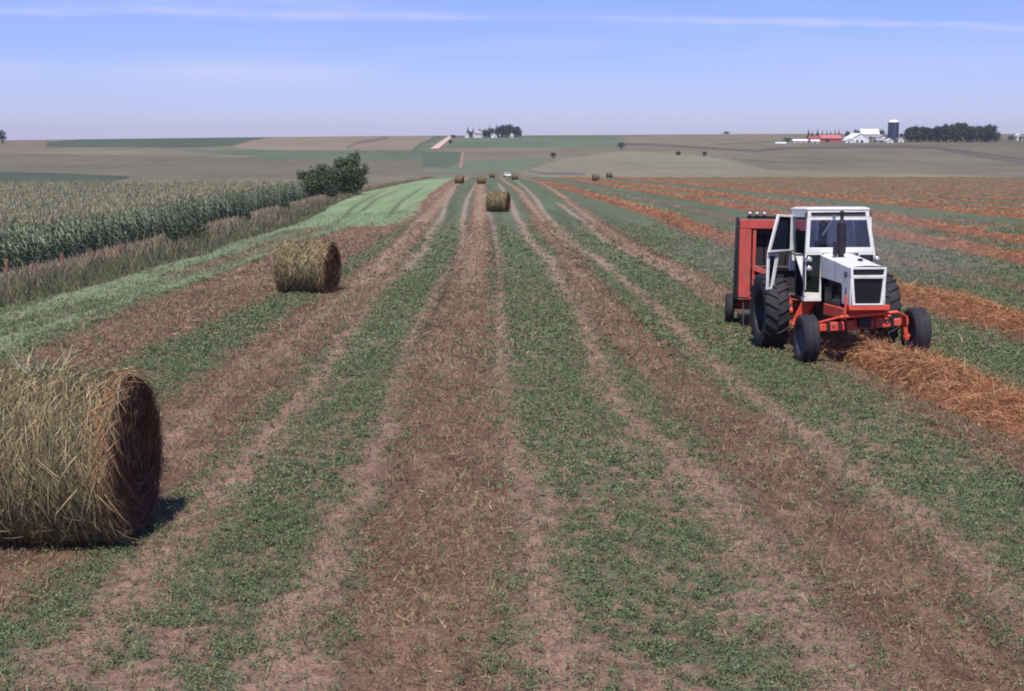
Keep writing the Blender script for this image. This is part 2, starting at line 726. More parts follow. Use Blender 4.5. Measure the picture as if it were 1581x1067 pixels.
def weed_edges(d):
    a = XW0 + 0.5 * (vnoise(d * 0.15, d * 0 + 2.2) - .5)
    b = np.interp(d, _we[:, 1], _we[:, 0]) + 0.5 * (vnoise(d * 0.2, d * 0 + 9.2) - .5)
    return a, b


def cover(X, d):
    """what covers the ground: stub, soil, pale, weed, green (0..1)"""
    w = 0.5 * (fbm(X * 1.3, d * 1.3, 3) - 0.5)
    stub = np.zeros_like(X)
    for s_ in (S_center, S_left, S_right, S_baled, S_edge):
        stub = np.maximum(stub, s_.mask(X, d, 0.3, w))
    for x0, hw in BARE:
        stub = np.maximum(stub, sstep(hw + .3, hw - .2, np.abs(X - x0 - rowwob(x0, d)) + w) * 0.8)
    for x0, d0, d1 in WX[1:]:
        stub = np.maximum(stub, sstep(1.25, 0.7, np.abs(X - x0 - rowwob(x0, d)) + w) * (.8 if x0 < 50 else .5))
    mid = np.zeros_like(X)
    for s_ in (S_center, S_left, S_right, S_baled):
        a_, b_ = s_.edges(d)
        mid = np.maximum(mid, np.exp(-(((X - a_) / np.maximum(b_ - a_, .1) - .52) / .26) ** 2))
    soil = np.zeros_like(X)
    for t in TRACKS:
        soil = np.maximum(soil, t.mask(X + w * .5, d))
    dark = np.zeros_like(X)
    for t in DARK:
        dark = np.maximum(dark, t.mask(X, d))
    a, b = weed_edges(d)
    weed = sstep(-.2, .2, b - X) * sstep(-.3, .3, X - a)
    el, _ = S_edge.edges(d)
    near_strip = sstep(0, .5, el - X + w) * sstep(150, 60, d)
    poly = inpoly(PALE_POLY, X + w * 2.0, d + w * 6)
    pale = np.maximum(near_strip * (.25 + .75 * sstep(.38, .58, fbm(X * 1.1 + 5, d * .12, 3))), poly * 1.0) * (1 - weed)
    # a reddish mown line inside the pale strip
    rl = np.exp(-((X - (el * .6 + b * .4) + w * .8) / .95) ** 2) * near_strip * sstep(44, 56, d) * sstep(98, 84, d)
    stub = np.maximum(stub * (1 - pale * poly), rl * 0.8)
    pale = pale * (1 - 0.8 * rl)
    farfade = sstep(200, 60, d)
    n1 = fbm(X * 2.3 + d * .9, d * 2.1 - X * .8, 4, 0.65)
    n2 = fbm(X * 0.35 + 40, d * 0.35, 3)
    n3 = fbm(X * 7.5 + d * 2.1 + 11, d * 6.0 - X * 2.3, 4, .7)
    thin = sstep(30, 8, d) * 0.055          # the near end of the field is patchier
    g = sstep(0.28 + thin, 0.50 + thin, 0.38 * n1 + 0.62 * n3 + 0.25 * (n2 - .5))
    green = g * (1 - 0.88 * stub) * (1 - 0.80 * soil)
    return stub, soil, pale, weed, green, dark, mid, n2


K = 0.68
C_soil = lin(180, 148, 130, K)
C_soil2 = lin(144, 114, 100, K)
C_green = lin(100, 116, 88, K)
C_green2 = lin(112, 126, 98, K)
C_stub = lin(136, 106, 90, K)
C_stub2 = lin(160, 130, 108, K)
C_stubp = lin(190, 164, 134, K)
C_pale = lin(140, 168, 120, K)
C_pale2 = lin(166, 182, 138, K)
C_weed = lin(92, 86, 68, K)


def near_color(X, d):
    stub, soil, pale, weed, green, dark, n1, n2 = cover(X, d)
    f1 = fbm(X * 9, d * 9, 3, .6)[..., None]
    f2 = fbm(X * 3 + 9, d * 0.8, 3)[..., None]
    base = C_soil2 + (C_soil - C_soil2) * f1 * 1.2
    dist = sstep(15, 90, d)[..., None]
    far_base = base * (1 - 0.75 * dist) + C_green2 * 0.75 * dist
    sb = C_stub + (C_stub2 - C_stub) * sstep(.35, .7, f2)
    litter = sstep(0.55, 0.75, fbm(X * 5 + 3, d * 2.2, 3, .6))[..., None]
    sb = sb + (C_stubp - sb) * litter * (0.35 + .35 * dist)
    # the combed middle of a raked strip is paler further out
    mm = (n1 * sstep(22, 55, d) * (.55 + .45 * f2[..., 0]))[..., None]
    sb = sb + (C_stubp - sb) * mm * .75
    c = far_base
    gcol = C_green + (C_green2 - C_green) * f1
    streak = (fbm(X * 2.1, d * .035 + X * .1, 4, .6) - .5)[..., None] + .5 * (fbm(X * .5, d * .06, 3) - .5)[..., None]
    gcol = gcol * (1 + .75 * streak)
    c = c + (gcol - c) * green[..., None] * 0.92
    c = c + (sb - c) * (stub * 0.95)[..., None]
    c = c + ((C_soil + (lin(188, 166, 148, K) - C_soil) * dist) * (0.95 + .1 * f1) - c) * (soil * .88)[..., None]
    pc = (C_pale + (C_pale2 - C_pale) * f2) * (1 + .55 * streak)
    c = c + (pc - c) * (pale * .92)[..., None]
    edge = (stub * (1 - stub) * 4)[..., None]
    c = c * (1 - 0.16 * edge)
    c = c * (1 - 0.45 * dark[..., None])
    c = c + (C_weed - c) * weed[..., None]
    # corn ground
    a, b = weed_edges(d)
    corn = sstep(.2, -.2, X - a)[..., None] * (d < 178)[..., None]
    c = c + (lin(70, 62, 52, K) - c) * corn
    return c


# ---------------------------------------------------------------- far fields (surveyed outlines)
FIELDS = [
    ([(-400, 216), (110, 214), (240, 212), (100, 228), (-400, 230)], (146, 126, 108)),
    ([(95, 218), (200, 211), (330, 209), (444, 209), (400, 216), (370, 224), (300, 227), (92, 226)], (78, 98, 74)),
    ([(370, 225), (400, 216), (444, 209), (560, 206), (690, 205), (682, 212), (650, 224), (640, 231), (560, 231), (460, 230), (380, 229)], (162, 144, 122)),
    ([(300, 229), (400, 230), (640, 232), (708, 234), (708, 247), (655, 247), (560, 246), (450, 245), (340, 238), (290, 234)], (104, 122, 96)),
    ([(652, 233), (712, 234), (708, 258), (655, 256)], (88, 110, 86)),
    ([(-400, 229), (0, 227), (300, 234), (460, 246), (655, 247), (655, 262), (560, 268), (460, 274), (220, 274), (100, 264), (-400, 262)], (126, 120, 100)),
    ([(-400, 230), (0, 228), (300, 233), (420, 240), (300, 240), (0, 234), (-400, 236)], (146, 136, 110)),
    ([(-400, 264), (0, 265), (100, 267), (215, 272), (160, 288), (0, 300), (-400, 310)], (72, 96, 70)),
    ([(650, 226), (676, 206), (694, 206), (664, 231), (640, 231)], (120, 132, 100)),
    ([(698, 214), (830, 210), (952, 211), (958, 225), (860, 227), (690, 228)], (110, 130, 98)),
    ([(716, 231), (860, 229), (900, 232), (860, 240), (800, 248), (712, 246)], (140, 126, 108)),
    ([(716, 246), (800, 244), (855, 240), (830, 252), (800, 264), (700, 266), (655, 268), (690, 258)], (116, 130, 102)),
    ([(800, 268), (822, 258), (870, 243), (960, 233), (1060, 237), (1190, 259), (1581, 272), (900, 276)], (154, 148, 122)),
    ([(955, 208), (1240, 204), (1220, 214), (1120, 221), (970, 219)], (150, 134, 112)),
    ([(965, 220), (1120, 222), (1230, 214), (1230, 222), (1120, 234), (960, 233)], (142, 134, 110)),
    ([(1095, 238), (1200, 230), (1330, 226), (1460, 229), (1581, 246), (2200, 262), (2200, 276), (1581, 266), (1180, 262)], (134, 124, 104)),
    ([(1200, 212), (1581, 212), (2200, 212), (2200, 258), (1581, 243), (1450, 226), (1330, 223), (1230, 224)], (126, 116, 98)),
    ([(1150, 203), (2200, 203), (2200, 212), (1240, 212), (1200, 209)], (142, 130, 108)),
]
LINES = [
    ([(955, 222), (1000, 222.5), (1060, 226), (1120, 230), (1160, 232), (1200, 228), (1260, 227), (1330, 225.5), (1420, 227), (1470, 231), (1581, 247)], 1.3, (86, 88, 84)),
    ([(1122, 244), (1190, 249), (1260, 251)], 0.9, (100, 98, 94)),
    ([(1440, 229), (1500, 240), (1581, 252)], 1.4, (96, 94, 92)),
    ([(1100, 222), (1180, 218), (1240, 218)], .8, (96, 100, 92)),
    ([(540, 228), (556, 220), (604, 212)], 1.0, (100, 106, 98)),
    ([(640, 231), (652, 222), (684, 209)], 1.0, (88, 100, 90)),
    ([(0, 264.5), (100, 266), (214, 271)], 1.2, (60, 80, 72)),
    ([(814, 262), (840, 266), (900, 267)], 1.2, (92, 92, 96)),
    ([(700, 212), (830, 209.5), (950, 211)], .7, (88, 104, 96)),
    ([(690, 231), (760, 231), (812, 230), (862, 229)], .7, (160, 146, 134)),
]


def far_color(X, d):
    t = X / d
    px = 752 + 1976 * t * 0.987
    y = 212 + 1976 * E(X, d) / d
    # plan coordinates of the outlines: azimuth and depth on this terrain
    c = np.empty(X.shape + (3,))
    c[:] = lin(138, 128, 108, K)
    wob = (fbm(X * .02, d * .02, 3) - .5) * 2.2 + (fbm(X * .3, d * .3, 2) - .5) * 1.2
    for P, rgb in FIELDS:
        msk = inpoly(np.array(P, float), px, y + wob)
        c[msk] = lin(*rgb, K)
    c = c * .76 + lin(124, 126, 100, K) * .24
    st = (fbm(X * .05, d * .02, 3) - .5)[..., None] * .6 + (fbm(X * .015 + d * .01, d * .05, 3) - .5)[..., None]
    c = c * (1 + .35 * st)
    for P, w, rgb in LINES:
        P = np.array(P, float)
        yl = np.interp(px, P[:, 0], P[:, 1])
        sl_ = np.abs(np.gradient(P[:, 1], P[:, 0])).max()
        msk = np.exp(-((y - yl) / (w * (1 + 2.0 * sl_))) ** 2) * (px > P[0, 0]) * (px < P[-1, 0])
        c = c + (lin(*rgb, K) - c) * (msk * .8)[..., None]
    return c


def build_ground():
    yy = np.arange(1500, 262, -1.6)
    prof_d = np.concatenate([np.arange(1.5, 60, .01), np.arange(60, 440, .05)])
    ang = np.arctan(np.interp(prof_d, _dd, _ee) / prof_d) - PITCH
    prof_y = H0 / 2 + F * np.tan(ang)
    dn = np.interp(-yy, -prof_y, prof_d)
    dn = np.unique(np.round(dn[dn < 438], 3))
    dn = np.concatenate([[1.5, 2.5], dn[dn > 3]])
    # keep the rows from getting too far apart towards the crest
    fill = np.arange(250, 440, 2.0)
    dn = np.unique(np.concatenate([dn, fill]))
    df = np.concatenate([np.arange(442, 560, 6), np.arange(560, 800, 1.7), np.arange(800, 1310, 3.0), np.array([1350, 1450, 1650, 2000, 2400])])
    d = np.concatenate([dn, df])
    tt = np.concatenate([np.linspace(-1.6, -.56, 40)[:-1], np.linspace(-.56, .58, 1060), np.linspace(.58, 1.6, 40)[1:]])
    Dg, Tg = np.meshgrid(d, tt, indexing='ij')
    # narrower fan near the feet would leave gaps: widen with a constant
    Xg = Tg * (Dg + 2.0)
    Zg = gz(Xg, Dg)
    near = Dg < 440
    bump = 0.06 * (fbm(Xg * 2.3, Dg * 2.3, 3) - .5) + 0.05 * (fbm(Xg * 9, Dg * 9, 3, .65) - .5)
    Zg = Zg + bump * sstep(140, 40, Dg)
    C = np.where(near[..., None], near_color(Xg, Dg), 0)
    fm = Dg > 380
    Xf = np.where(fm, Xg, 0)
    Df = np.where(fm, Dg, 600.0)
    fc = far_color(Xf, Df)
    left_over = (Dg > 178) & (sstep(-21.5, -26, Xg) > .5)
    usefar = (Dg > 432) | left_over
    Dl = np.where(left_over & (Dg <= 380), 600.0, Df)
    C = np.where(usefar[..., None], np.where((left_over & (Dg <= 432))[..., None], lin(126, 120, 100, K), fc), C)
    nr, nc = Dg.shape
    V = np.stack([Xg, Dg, Zg], -1).reshape(-1, 3)
    i = np.arange(nr - 1)[:, None] * nc + np.arange(nc - 1)[None]
    Q = np.stack([i, i + 1, i + nc + 1, i + nc], -1).reshape(-1, 4)
    o = np_mesh('ground', V, Q, M_ground, C.reshape(-1, 3), smooth=True)
    tag(o, kind='structure')


build_ground()


# ---------------------------------------------------------------- small growth in the field (uncountable)
def scatter(d0, d1, per_m2, tmax=0.50):
    area = tmax * (d1 * d1 - d0 * d0) + 4 * (d1 - d0)
    n = int(area * per_m2)
    u = rng.random(n)
    d = np.sqrt(d0 * d0 + u * (d1 * d1 - d0 * d0))
    X = (rng.random(n) * 2 - 1) * (tmax * d + 1.0)
    return X, d


GREENS = [lin(122, 142, 96, K), lin(134, 152, 104, K), lin(106, 126, 86, K), lin(148, 158, 112, K), lin(122, 134, 98, K)]


def build_alfalfa():
    Vs, Qs, Cs = [], [], []
    off = 0
    for d0, d1, per, nl, rad, sz, hgt in ((6.5, 14, 210, 19, .050, .0195, .075), (14, 26, 120, 14, .070, .030, .075), (26, 50, 40, 10, .10, .052, .07), (50, 95, 7, 8, .17, .095, .06)):
        X, d = scatter(d0, d1, per)
        stub, soil, pale, weed, green, dark, n1, n2 = cover(X, d)
        p = (green * 0.80 + 0.08 * (1 - stub) + .035) * sstep(95, 55, d) * (1 - .97 * pale) * (1 - weed)
        k = (rng.random(len(X)) < p) & (X > -21) & (X < 40)
        X, d, n2 = X[k], d[k], n2[k]
        n = len(X)
        cs = 0.6 + 0.8 * rng.random(n)
        own = np.repeat(np.arange(n), nl)
        r = rad * cs[own] * np.sqrt(rng.random(n * nl))
        th = rng.random(n * nl) * 2 * math.pi
        px = X[own] + r * np.cos(th)
        py = d[own] + r * np.sin(th)
        h = hgt * cs[own] * (1 - (r / (rad * 1.5)) ** 2) * (0.25 + 0.75 * rng.random(n * nl))
        P = np.stack([px, py, gz(px, py) + h + .01], 1)
        V, Q, ow = leafquads(P, sz * (0.6 + .8 * rng.random(n * nl)), up=.4)
        cc = pick(GREENS, n, .14)[own]
        cc = cc * (0.82 + .4 * rng.random((n * nl, 1)))
        Vs.append(V)
        Qs.append(Q + off)
        Cs.append(cc[ow])
        off += len(V)
    o = np_mesh('alfalfa', np.concatenate(Vs), np.concatenate(Qs), M_leaf, np.concatenate(Cs))
    tag(o, 'low green alfalfa clumps growing between the raked strips', 'alfalfa', kind='stuff')


STRAWS = [lin(156, 122, 98, K), lin(176, 144, 114, K), lin(198, 172, 136, K), lin(134, 104, 86, K), lin(146, 124, 98, K), lin(120, 100, 86, K)]


def build_stubble():
    Vs, Qs, Cs = [], [], []
    off = 0
    for d0, d1, per, ln, wd in ((6.5, 13, 1250, .075, .0068), (13, 24, 560, .09, .010), (24, 45, 170, .12, .018), (45, 90, 28, .17, .032)):
        X, d = scatter(d0, d1, per)
        stub, soil, pale, weed, green, dark, n1, n2 = cover(X, d)
        clump = sstep(.38, .62, fbm(X * 5 + 3, d * 2.2, 3, .6))
        p = stub * (.65 + .35 * clump) + .30 * (1 - stub)
        k = (rng.random(len(X)) < p * (1 - weed)) & (X > -21) & (X < 40)
        X, d, clump = X[k], d[k], clump[k]
        n = len(X)
        D = rng.normal(size=(n, 3))
        D[:, 2] = np.abs(rng.normal(size=n)) * np.where(rng.random(n) < .6, 1.7, .15)
        D[:, 1] *= 1.4
        P = np.stack([X, d, gz(X, d) + .006], 1)
        L_ = ln * (.5 + rng.random(n))
        V, Q, ow = ribbons(P, D, L_, wd * (.6 + .8 * rng.random(n)), rng.normal(size=(n, 3)) * .2, 2)
        c = pick(STRAWS, n, .18)
        hi = (rng.random(n) < .10 * clump)[:, None]
        c = np.where(hi, lin(224, 204, 160, K), c)
        Vs.append(V)
        Qs.append(Q + off)
        Cs.append(c[ow])
        off += len(V)
    o = np_mesh('stubble', np.concatenate(Vs), np.concatenate(Qs), M_straw, np.concatenate(Cs))
    tag(o, 'brown and straw coloured stubble covering the raked strips', 'stubble', kind='stuff')


def build_pale_grass():
    X, d = scatter(24, 110, 14)
    stub, soil, pale, weed, green, dark, n1, n2 = cover(X, d)
    k = rng.random(len(X)) < pale * .9
    X, d = X[k], d[k]
    n = len(X)
    D = rng.normal(size=(n, 3)) * .5
    D[:, 2] = 1
    P = np.stack([X, d, gz(X, d)], 1)
    V, Q, ow = ribbons(P, D, .13 * (.5 + rng.random(n)), .035 * (.6 + .8 * rng.random(n)), rng.normal(size=(n, 3)) * .3, 2)
    c = pick([lin(140, 168, 134, K), lin(160, 182, 148, K), lin(126, 150, 122, K), lin(176, 186, 156, K)], n, .1)
    o = np_mesh('grass', V, Q, M_leaf, c[ow])
    tag(o, 'pale green mown grass along the weedy fence line', 'grass', kind='stuff')


build_alfalfa()
build_stubble()
build_pale_grass()

HAYS = [lin(206, 148, 106, K), lin(216, 166, 122, K), lin(176, 122, 86, K), lin(228, 188, 144, K), lin(154, 108, 80, K), lin(198, 140, 98, K)]


def windrow(x0, d0, d1, label, hw=0.85, hgt=0.40):
    """one row of raked hay: a lumpy mound with loose stalks on it"""
    step = max(0.06, (d0 + 4) * 0.006)
    ds = [d0]
    while ds[-1] < d1:
        ds.append(ds[-1] + max(0.06, ds[-1] * 0.0055))
    ds = np.array(ds)
    nu = 23
    u = np.linspace(-1.15, 1.15, nu)
    Dg, Ug = np.meshgrid(ds, u, indexing='ij')
    hwd = hw * (0.75 + 0.55 * vnoise(Dg * .5, Dg * 0 + x0))
    slim = 1 - .25 * np.exp(-((Dg - 25) / 3.0) ** 2) * (x0 < 8)
    hwd = hwd * slim
    xc = x0 + rowwob(x0, Dg)
    Xg = xc + Ug * hwd
    lump = fbm(Dg * 1.6 + x0 * 9, Xg * 1.6, 4, .6)
    prof = np.maximum(0, 1 - np.abs(Ug) ** 2.2)
    hh = hgt * (.55 + .9 * vnoise(Dg * .55 + 31, Dg * 0 + x0 * 2))
    endf = sstep(0, .8, Dg - d0 + .5) * sstep(0, .8, d1 - Dg + .3)
    Zg = gz(Xg, Dg) + prof * hh * (.45 + 1.1 * lump) * endf - 0.03 + .10 * (fbm(Dg * 6, Xg * 6 + x0, 3, .6) - .5) * prof
    V = np.stack([Xg, Dg, Zg], -1).reshape(-1, 3)
    nr, nc = Dg.shape
    i = np.arange(nr - 1)[:, None] * nc + np.arange(nc - 1)[None]
    Q = np.stack([i, i + 1, i + nc + 1, i + nc], -1).reshape(-1, 4)
    cm = (lin(128, 88, 68, K) + (lin(186, 132, 98, K) - lin(128, 88, 68, K)) * fbm(Dg * 3, Xg * 3 + x0, 3)[..., None]).reshape(-1, 3)  # mound coloured darker than its stalks, painting in the shade between them
    # loose stalks, thinning out with distance
    dens = np.interp(ds, [4, 14, 22, 30, 45, 70, 120, 200, 420], [1300, 1250, 1100, 640, 260, 110, 32, 10, 4]) * np.gradient(ds)
    n = int(dens.sum())
    cdf = np.cumsum(dens)
    dd_ = np.interp(rng.random(n) * cdf[-1], cdf, ds)
    uu = np.clip(rng.normal(size=n) * .5, -1.25, 1.25)
    hwd2 = hw * (0.75 + 0.55 * vnoise(dd_ * .5, dd_ * 0 + x0))
    xx = x0 + rowwob(x0, dd_) + uu * hwd2 * (1 + .5 * (rng.random(n) < .06))
    lump2 = fbm(dd_ * 1.6 + x0 * 9, xx * 1.6, 4, .6)
    hh2 = hgt * (.55 + .9 * vnoise(dd_ * .55 + 31, dd_ * 0 + x0 * 2)) * np.maximum(0, 1 - np.abs(uu) ** 2.2)
    ef2 = sstep(0, .8, dd_ - d0 + .5) * sstep(0, .8, d1 - dd_ + .3)
    zz = gz(xx, dd_) + hh2 * (.45 + 1.1 * lump2) * ef2 - .01
    Dv = rng.normal(size=(n, 3))
    Dv[:, 2] = np.abs(Dv[:, 2]) * np.where(rng.random(n) < .25, 1.1, .4)
    big = np.interp(dd_, [4, 25, 60, 150], [1, 1.15, 1.9, 4.0])
    V2, Q2, ow = ribbons(np.stack([xx, dd_, zz], 1), Dv, .22 * (.5 + rng.random(n)) * big ** .35, .010 * (.6 + .8 * rng.random(n)) * big ** 1.1, rng.normal(size=(n, 3)) * .35 - np.array([0, 0, .35]), 3)
    c2 = pick(HAYS, n, .16)[ow]
    o = np_mesh('hay_windrow', np.concatenate([V, V2]), np.concatenate([Q, Q2 + len(V)]), M_wind, np.concatenate([cm, c2]), smooth=True)
    tag(o, label, 'windrow', 'windrows of cut hay')
    return o


wl = ['orange hay windrow running under the white tractor and out towards the lower right',
      'broad orange hay windrow just beyond the tractor, next after the one being baled',
      'orange hay windrow just beyond the brown bare strip right of the tractor',
      'orange hay windrow between a pale bare strip and the row beyond the brown strip',
      'orange hay windrow directly behind the pale bare strip right of the tractor']
for i, (x0, d0, d1) in enumerate(WX):
    lab = wl[i] if i < len(wl) else 'thin distant reddish hay windrow among the closely packed rows before the crest'
    windrow(x0, d0, d1, lab, hw=(.62, .60, .70, .72, .66)[i] if i < 5 else .40, hgt=(.34, .38, .34, .34, .28)[i] if i < 5 else .17)


# ---------------------------------------------------------------- round bales
BALE_R, BALE_L = 0.83, 1.68


def bale_core(seed, n_th=150, n_u=46):
    us = np.linspace(-.5, .5, n_u)
    th = np.arange(n_th) * 2 * math.pi / n_th
    U, T = np.meshgrid(us, th, indexing='ij')
    lay = fbm(U * 26 + seed, np.cos(T) * 1.2 + np.sin(T) * .7 + 5, 4, .6)
    lump = fbm(U * 5 + seed * 2, np.cos(T) * 3 + 9, 3) + fbm(U * 5 + seed * 2, np.sin(T) * 3 + 29, 3)
    R = BALE_R * (1 - .05 * (np.abs(U) * 2) ** 6) + .07 * (lay - .5) + .08 * (lump - 1)
    Xc = U * BALE_L
    Y = R * np.cos(T)
    Z = R * np.sin(T) + BALE_R
    Z = np.maximum(Z, 0.02 + .02 * lay)                 # slumps flat on the ground
    V = [np.stack([Xc, Y, Z], -1).reshape(-1, 3)]
    C = [(lin(112, 100, 78, K) + (lin(170, 152, 114, K) - lin(112, 100, 78, K)) * lay[..., None]).reshape(-1, 3)]
    i = np.arange(n_u - 1)[:, None] * n_th + np.arange(n_th)[None]
    j = np.arange(n_u - 1)[:, None] * n_th + (np.arange(n_th)[None] + 1) % n_th
    Q = [np.stack([i, j, j + n_th, i + n_th], -1).reshape(-1, 4)]
    off = n_u * n_th
    # rolled ends: a spiral of layers
    rings = 26
    for sgn, row in ((1, n_u - 1), (-1, 0)):
        vs, cs = [], []
        for k in range(1, rings):
            f = 1 - k / rings
            rr = R[row] * f
            sp = fbm(f * 22 + th / 6.28 * 1.5 + seed, th * .6, 3, .6)
            x = sgn * (BALE_L * .5 + .03 * (1 - f) + .11 * (sp - .6))
            zz = np.maximum(rr * np.sin(th) + BALE_R, .02)
            vs.append(np.stack([x, rr * np.cos(th), zz], -1))
            cs.append(lin(92, 68, 54, K) + (lin(160, 120, 92, K) - lin(92, 68, 54, K)) * sp[:, None])
        V.append(np.concatenate(vs))
        C.append(np.concatenate(cs))
        q = []
        prev = row * n_th
        for k in range(rings - 1):
            cur = off + k * n_th
            a = np.arange(n_th)
            b = (a + 1) % n_th
            q.append(np.stack([prev + a, prev + b, cur + b, cur + a], -1))
            prev = cur
        # closing the eye of the roll
        a = np.arange(0, n_th - 1, 2)
        V.append(np.array([[sgn * (BALE_L * .5 + .01), 0, BALE_R]]))
        C.append(np.array([lin(70, 54, 46, K)]))
        ctr = off + (rings - 1) * n_th
        q.append(np.stack([prev + a, prev + a + 1, prev + (a + 2) % n_th, np.full_like(a, ctr)], -1))
        Q.append(np.concatenate(q))
        off = ctr + 1
    return np.concatenate(V), np.concatenate(Q), np.concatenate(C)


BSTRAW = [lin(166, 152, 114, K * 1.02), lin(190, 172, 128, K * 1.02), lin(134, 124, 98, K * 1.02), lin(212, 186, 138, K * 1.02), lin(146, 142, 112, K * 1.02), lin(226, 204, 160, K * 1.02), lin(112, 102, 82, K * 1.02), lin(170, 146, 110, K * 1.02), lin(130, 136, 108, K * 1.02), lin(200, 186, 148, K * 1.02)]
ESTRAW = [lin(156, 114, 86, K), lin(116, 84, 66, K), lin(182, 140, 106, K), lin(88, 64, 52, K)]


def bale_straw(n, ne, w=1.0):
    u = rng.random(n) * 1.02 - .51
    t = rng.random(n) * 2 * math.pi
    r = BALE_R + .015 + .03 * rng.random(n)
    P = np.stack([u * BALE_L, r * np.cos(t), r * np.sin(t) + BALE_R], 1)
    tang = np.stack([rng.normal(size=n) * .55, -np.sin(t), np.cos(t)], 1)
    tang *= np.where(rng.random(n) < .5, 1, -1)[:, None]
    rad = np.stack([np.zeros(n), np.cos(t), np.sin(t)], 1)
    lift = np.where(rng.random(n) < .2, .7, .12) * rng.random(n)
    D = unit(tang) + rad * lift[:, None]
    L_ = .26 * (.4 + rng.random(n))
    bend = -rad * (.18 + .1 * rng.random(n))[:, None] - np.array([0, 0, .10])
    V, Q, ow = ribbons(P, D, L_, .010 * w * (.5 + rng.random(n)), bend, 3)
    c = pick(BSTRAW, n, .16)
    edge = (u > .43)
    c = np.where((edge & (rng.random(n) < .45))[:, None], lin(206, 158, 122, K), c)
    V[:, 2] = np.maximum(V[:, 2], .01)
    # stalks curled in the two end faces
    t2 = rng.random(ne) * 2 * math.pi
    rr = BALE_R * np.sqrt(rng.random(ne)) * .97
    sg = np.where(rng.random(ne) < .6, 1.0, -1.0)
    P2 = np.stack([sg * (BALE_L * .5 + .01 + .03 * rng.random(ne)), rr * np.cos(t2), rr * np.sin(t2) + BALE_R], 1)
    D2 = np.stack([sg * rng.random(ne) * .15, -np.sin(t2), np.cos(t2)], 1) + rng.normal(size=(ne, 3)) * .15
    b2 = -np.stack([np.zeros(ne), np.cos(t2), np.sin(t2)], 1) * .35
    V2, Q2, ow2 = ribbons(P2, D2, .20 * (.4 + rng.random(ne)), .009 * w * (.5 + rng.random(ne)), b2, 3)
    V2[:, 2] = np.maximum(V2[:, 2], .01)
    c2 = pick(ESTRAW, ne, .2)
    return np.concatenate([V, V2]), np.concatenate([Q, Q2 + len(V)]), np.concatenate([c[ow], c2[ow2]])


def slope_rx(X, d):
    return math.atan2(float(gz(X, d + 1) - gz(X, d - 1)), 2.0)


def make_bale(X, d, rz, label, n, ne, w, seed, tuft=False):
    root = empty('hay_bale', (X, d, float(gz(X, d)) - .02), rz, slope_rx(X, d))
    tag(root, label, 'hay bale', 'round hay bales left on the field')
    V, Q, C = bale_core(seed)
    np_mesh('hay_roll', V, Q, M_core, C, smooth=True, parent=root)
    V, Q, C = bale_straw(n, ne, w)
    if tuft:
        k = 90
        P = np.stack([-.06 + .09 * rng.normal(size=k), .05 * rng.normal(size=k) - .1, np.full(k, 2 * BALE_R - .06)], 1)
        D = np.stack([rng.normal(size=k) * .60 + .05, rng.normal(size=k) * .5, np.full(k, 1.0)], 1)
        V2, Q2, ow = ribbons(P, D, .34 * (.3 + .9 * rng.random(k)), np.full(k, .020), rng.normal(size=(k, 3)) * .25, 3)
        Q = np.concatenate([Q, Q2 + len(V)])
        V = np.concatenate([V, V2])
        C = np.concatenate([C, pick([lin(206, 206, 156, K), lin(226, 216, 172, K), lin(176, 184, 136, K)], k)[ow]])
    np_mesh('loose_straw', V, Q, M_straw, C, parent=root)
    tw = MB()
    for k in range(5 if tuft else 3):
        u = BALE_L * (.34 + .032 * k + .01 * random.random())
        n_ = 60
        pts = [(u + .012 * math.sin(3 * a + k), (BALE_R + .028) * math.cos(a), max(.015, (BALE_R + .028) * math.sin(a) + BALE_R)) for a in [2 * math.pi * q / n_ for q in range(n_ + 1)]]
        tw.path(pts, .0045, 5)
    tw.build('twine', mat('twine', tuple(lin(206, 140, 96, K)), .8) if 'twine' not in bpy.data.materials else bpy.data.materials['twine'], root)
    return root


def bale_copy(src, X, d, rz, label):
    c = copy_tree(src)
    c.location = (X, d, float(gz(X, d)) - .02)
    c.rotation_euler = (slope_rx(X, d), 0, rz)
    c['label'] = label
    return c


make_bale(-4.36, 12.45, math.radians(-2), 'large round hay bale filling the left edge, a tuft of straw standing on top', 26000, 6500, .72, 3.3, tuft=True)
p = at([474], [452])[0]
b2 = make_bale(p[0], p[1] + .25, math.radians(-13), 'round hay bale with dark underside, alone on the brown strip before the corn', 8000, 1800, 1.5, 8.1)
FAR_BALES = [
    (769, 327, -16, 'round hay bale beside the central strip, the largest of those near the crest'),
    (709, 283.5, -14, 'small far hay bale at the end of the pale curved strip beside the green patch'),
    (743, 284, -3, 'small far hay bale standing on the end of the central brown strip'),
    (760, 274.5, -3, 'tiny hay bale farthest away on the crest between two white specks and the central strip'),
    (795, 277.5, -3, 'small far hay bale just beside the tiny white vehicle on the crest'),
    (920, 279, 5, 'dark far hay bale where the first orange windrow reaches the crest, larger of that pair'),
    (941, 272.5, 8, 'tiny dark hay bale behind the larger one at the end of the orange windrow'),
]
for px_, py_, rz_, lab_ in FAR_BALES:
    p = at([px_], [py_])[0]
    if p[1] > 430:
        p = np.array([p[0] * 405 / p[1], 405])
    bale_copy(b2, p[0], p[1] + .3, math.radians(rz_), lab_)


# ---------------------------------------------------------------- corn
M_corn = mat('corn_leaf', attr='col', rough=0.5, spec=0.35, trans=0.18)
CORN = [lin(134, 150, 112, K), lin(152, 166, 130, K), lin(114, 130, 98, K), lin(168, 178, 150, K)]
TASSEL = [lin(198, 186, 146, K), lin(180, 170, 134, K), lin(210, 196, 160, K)]


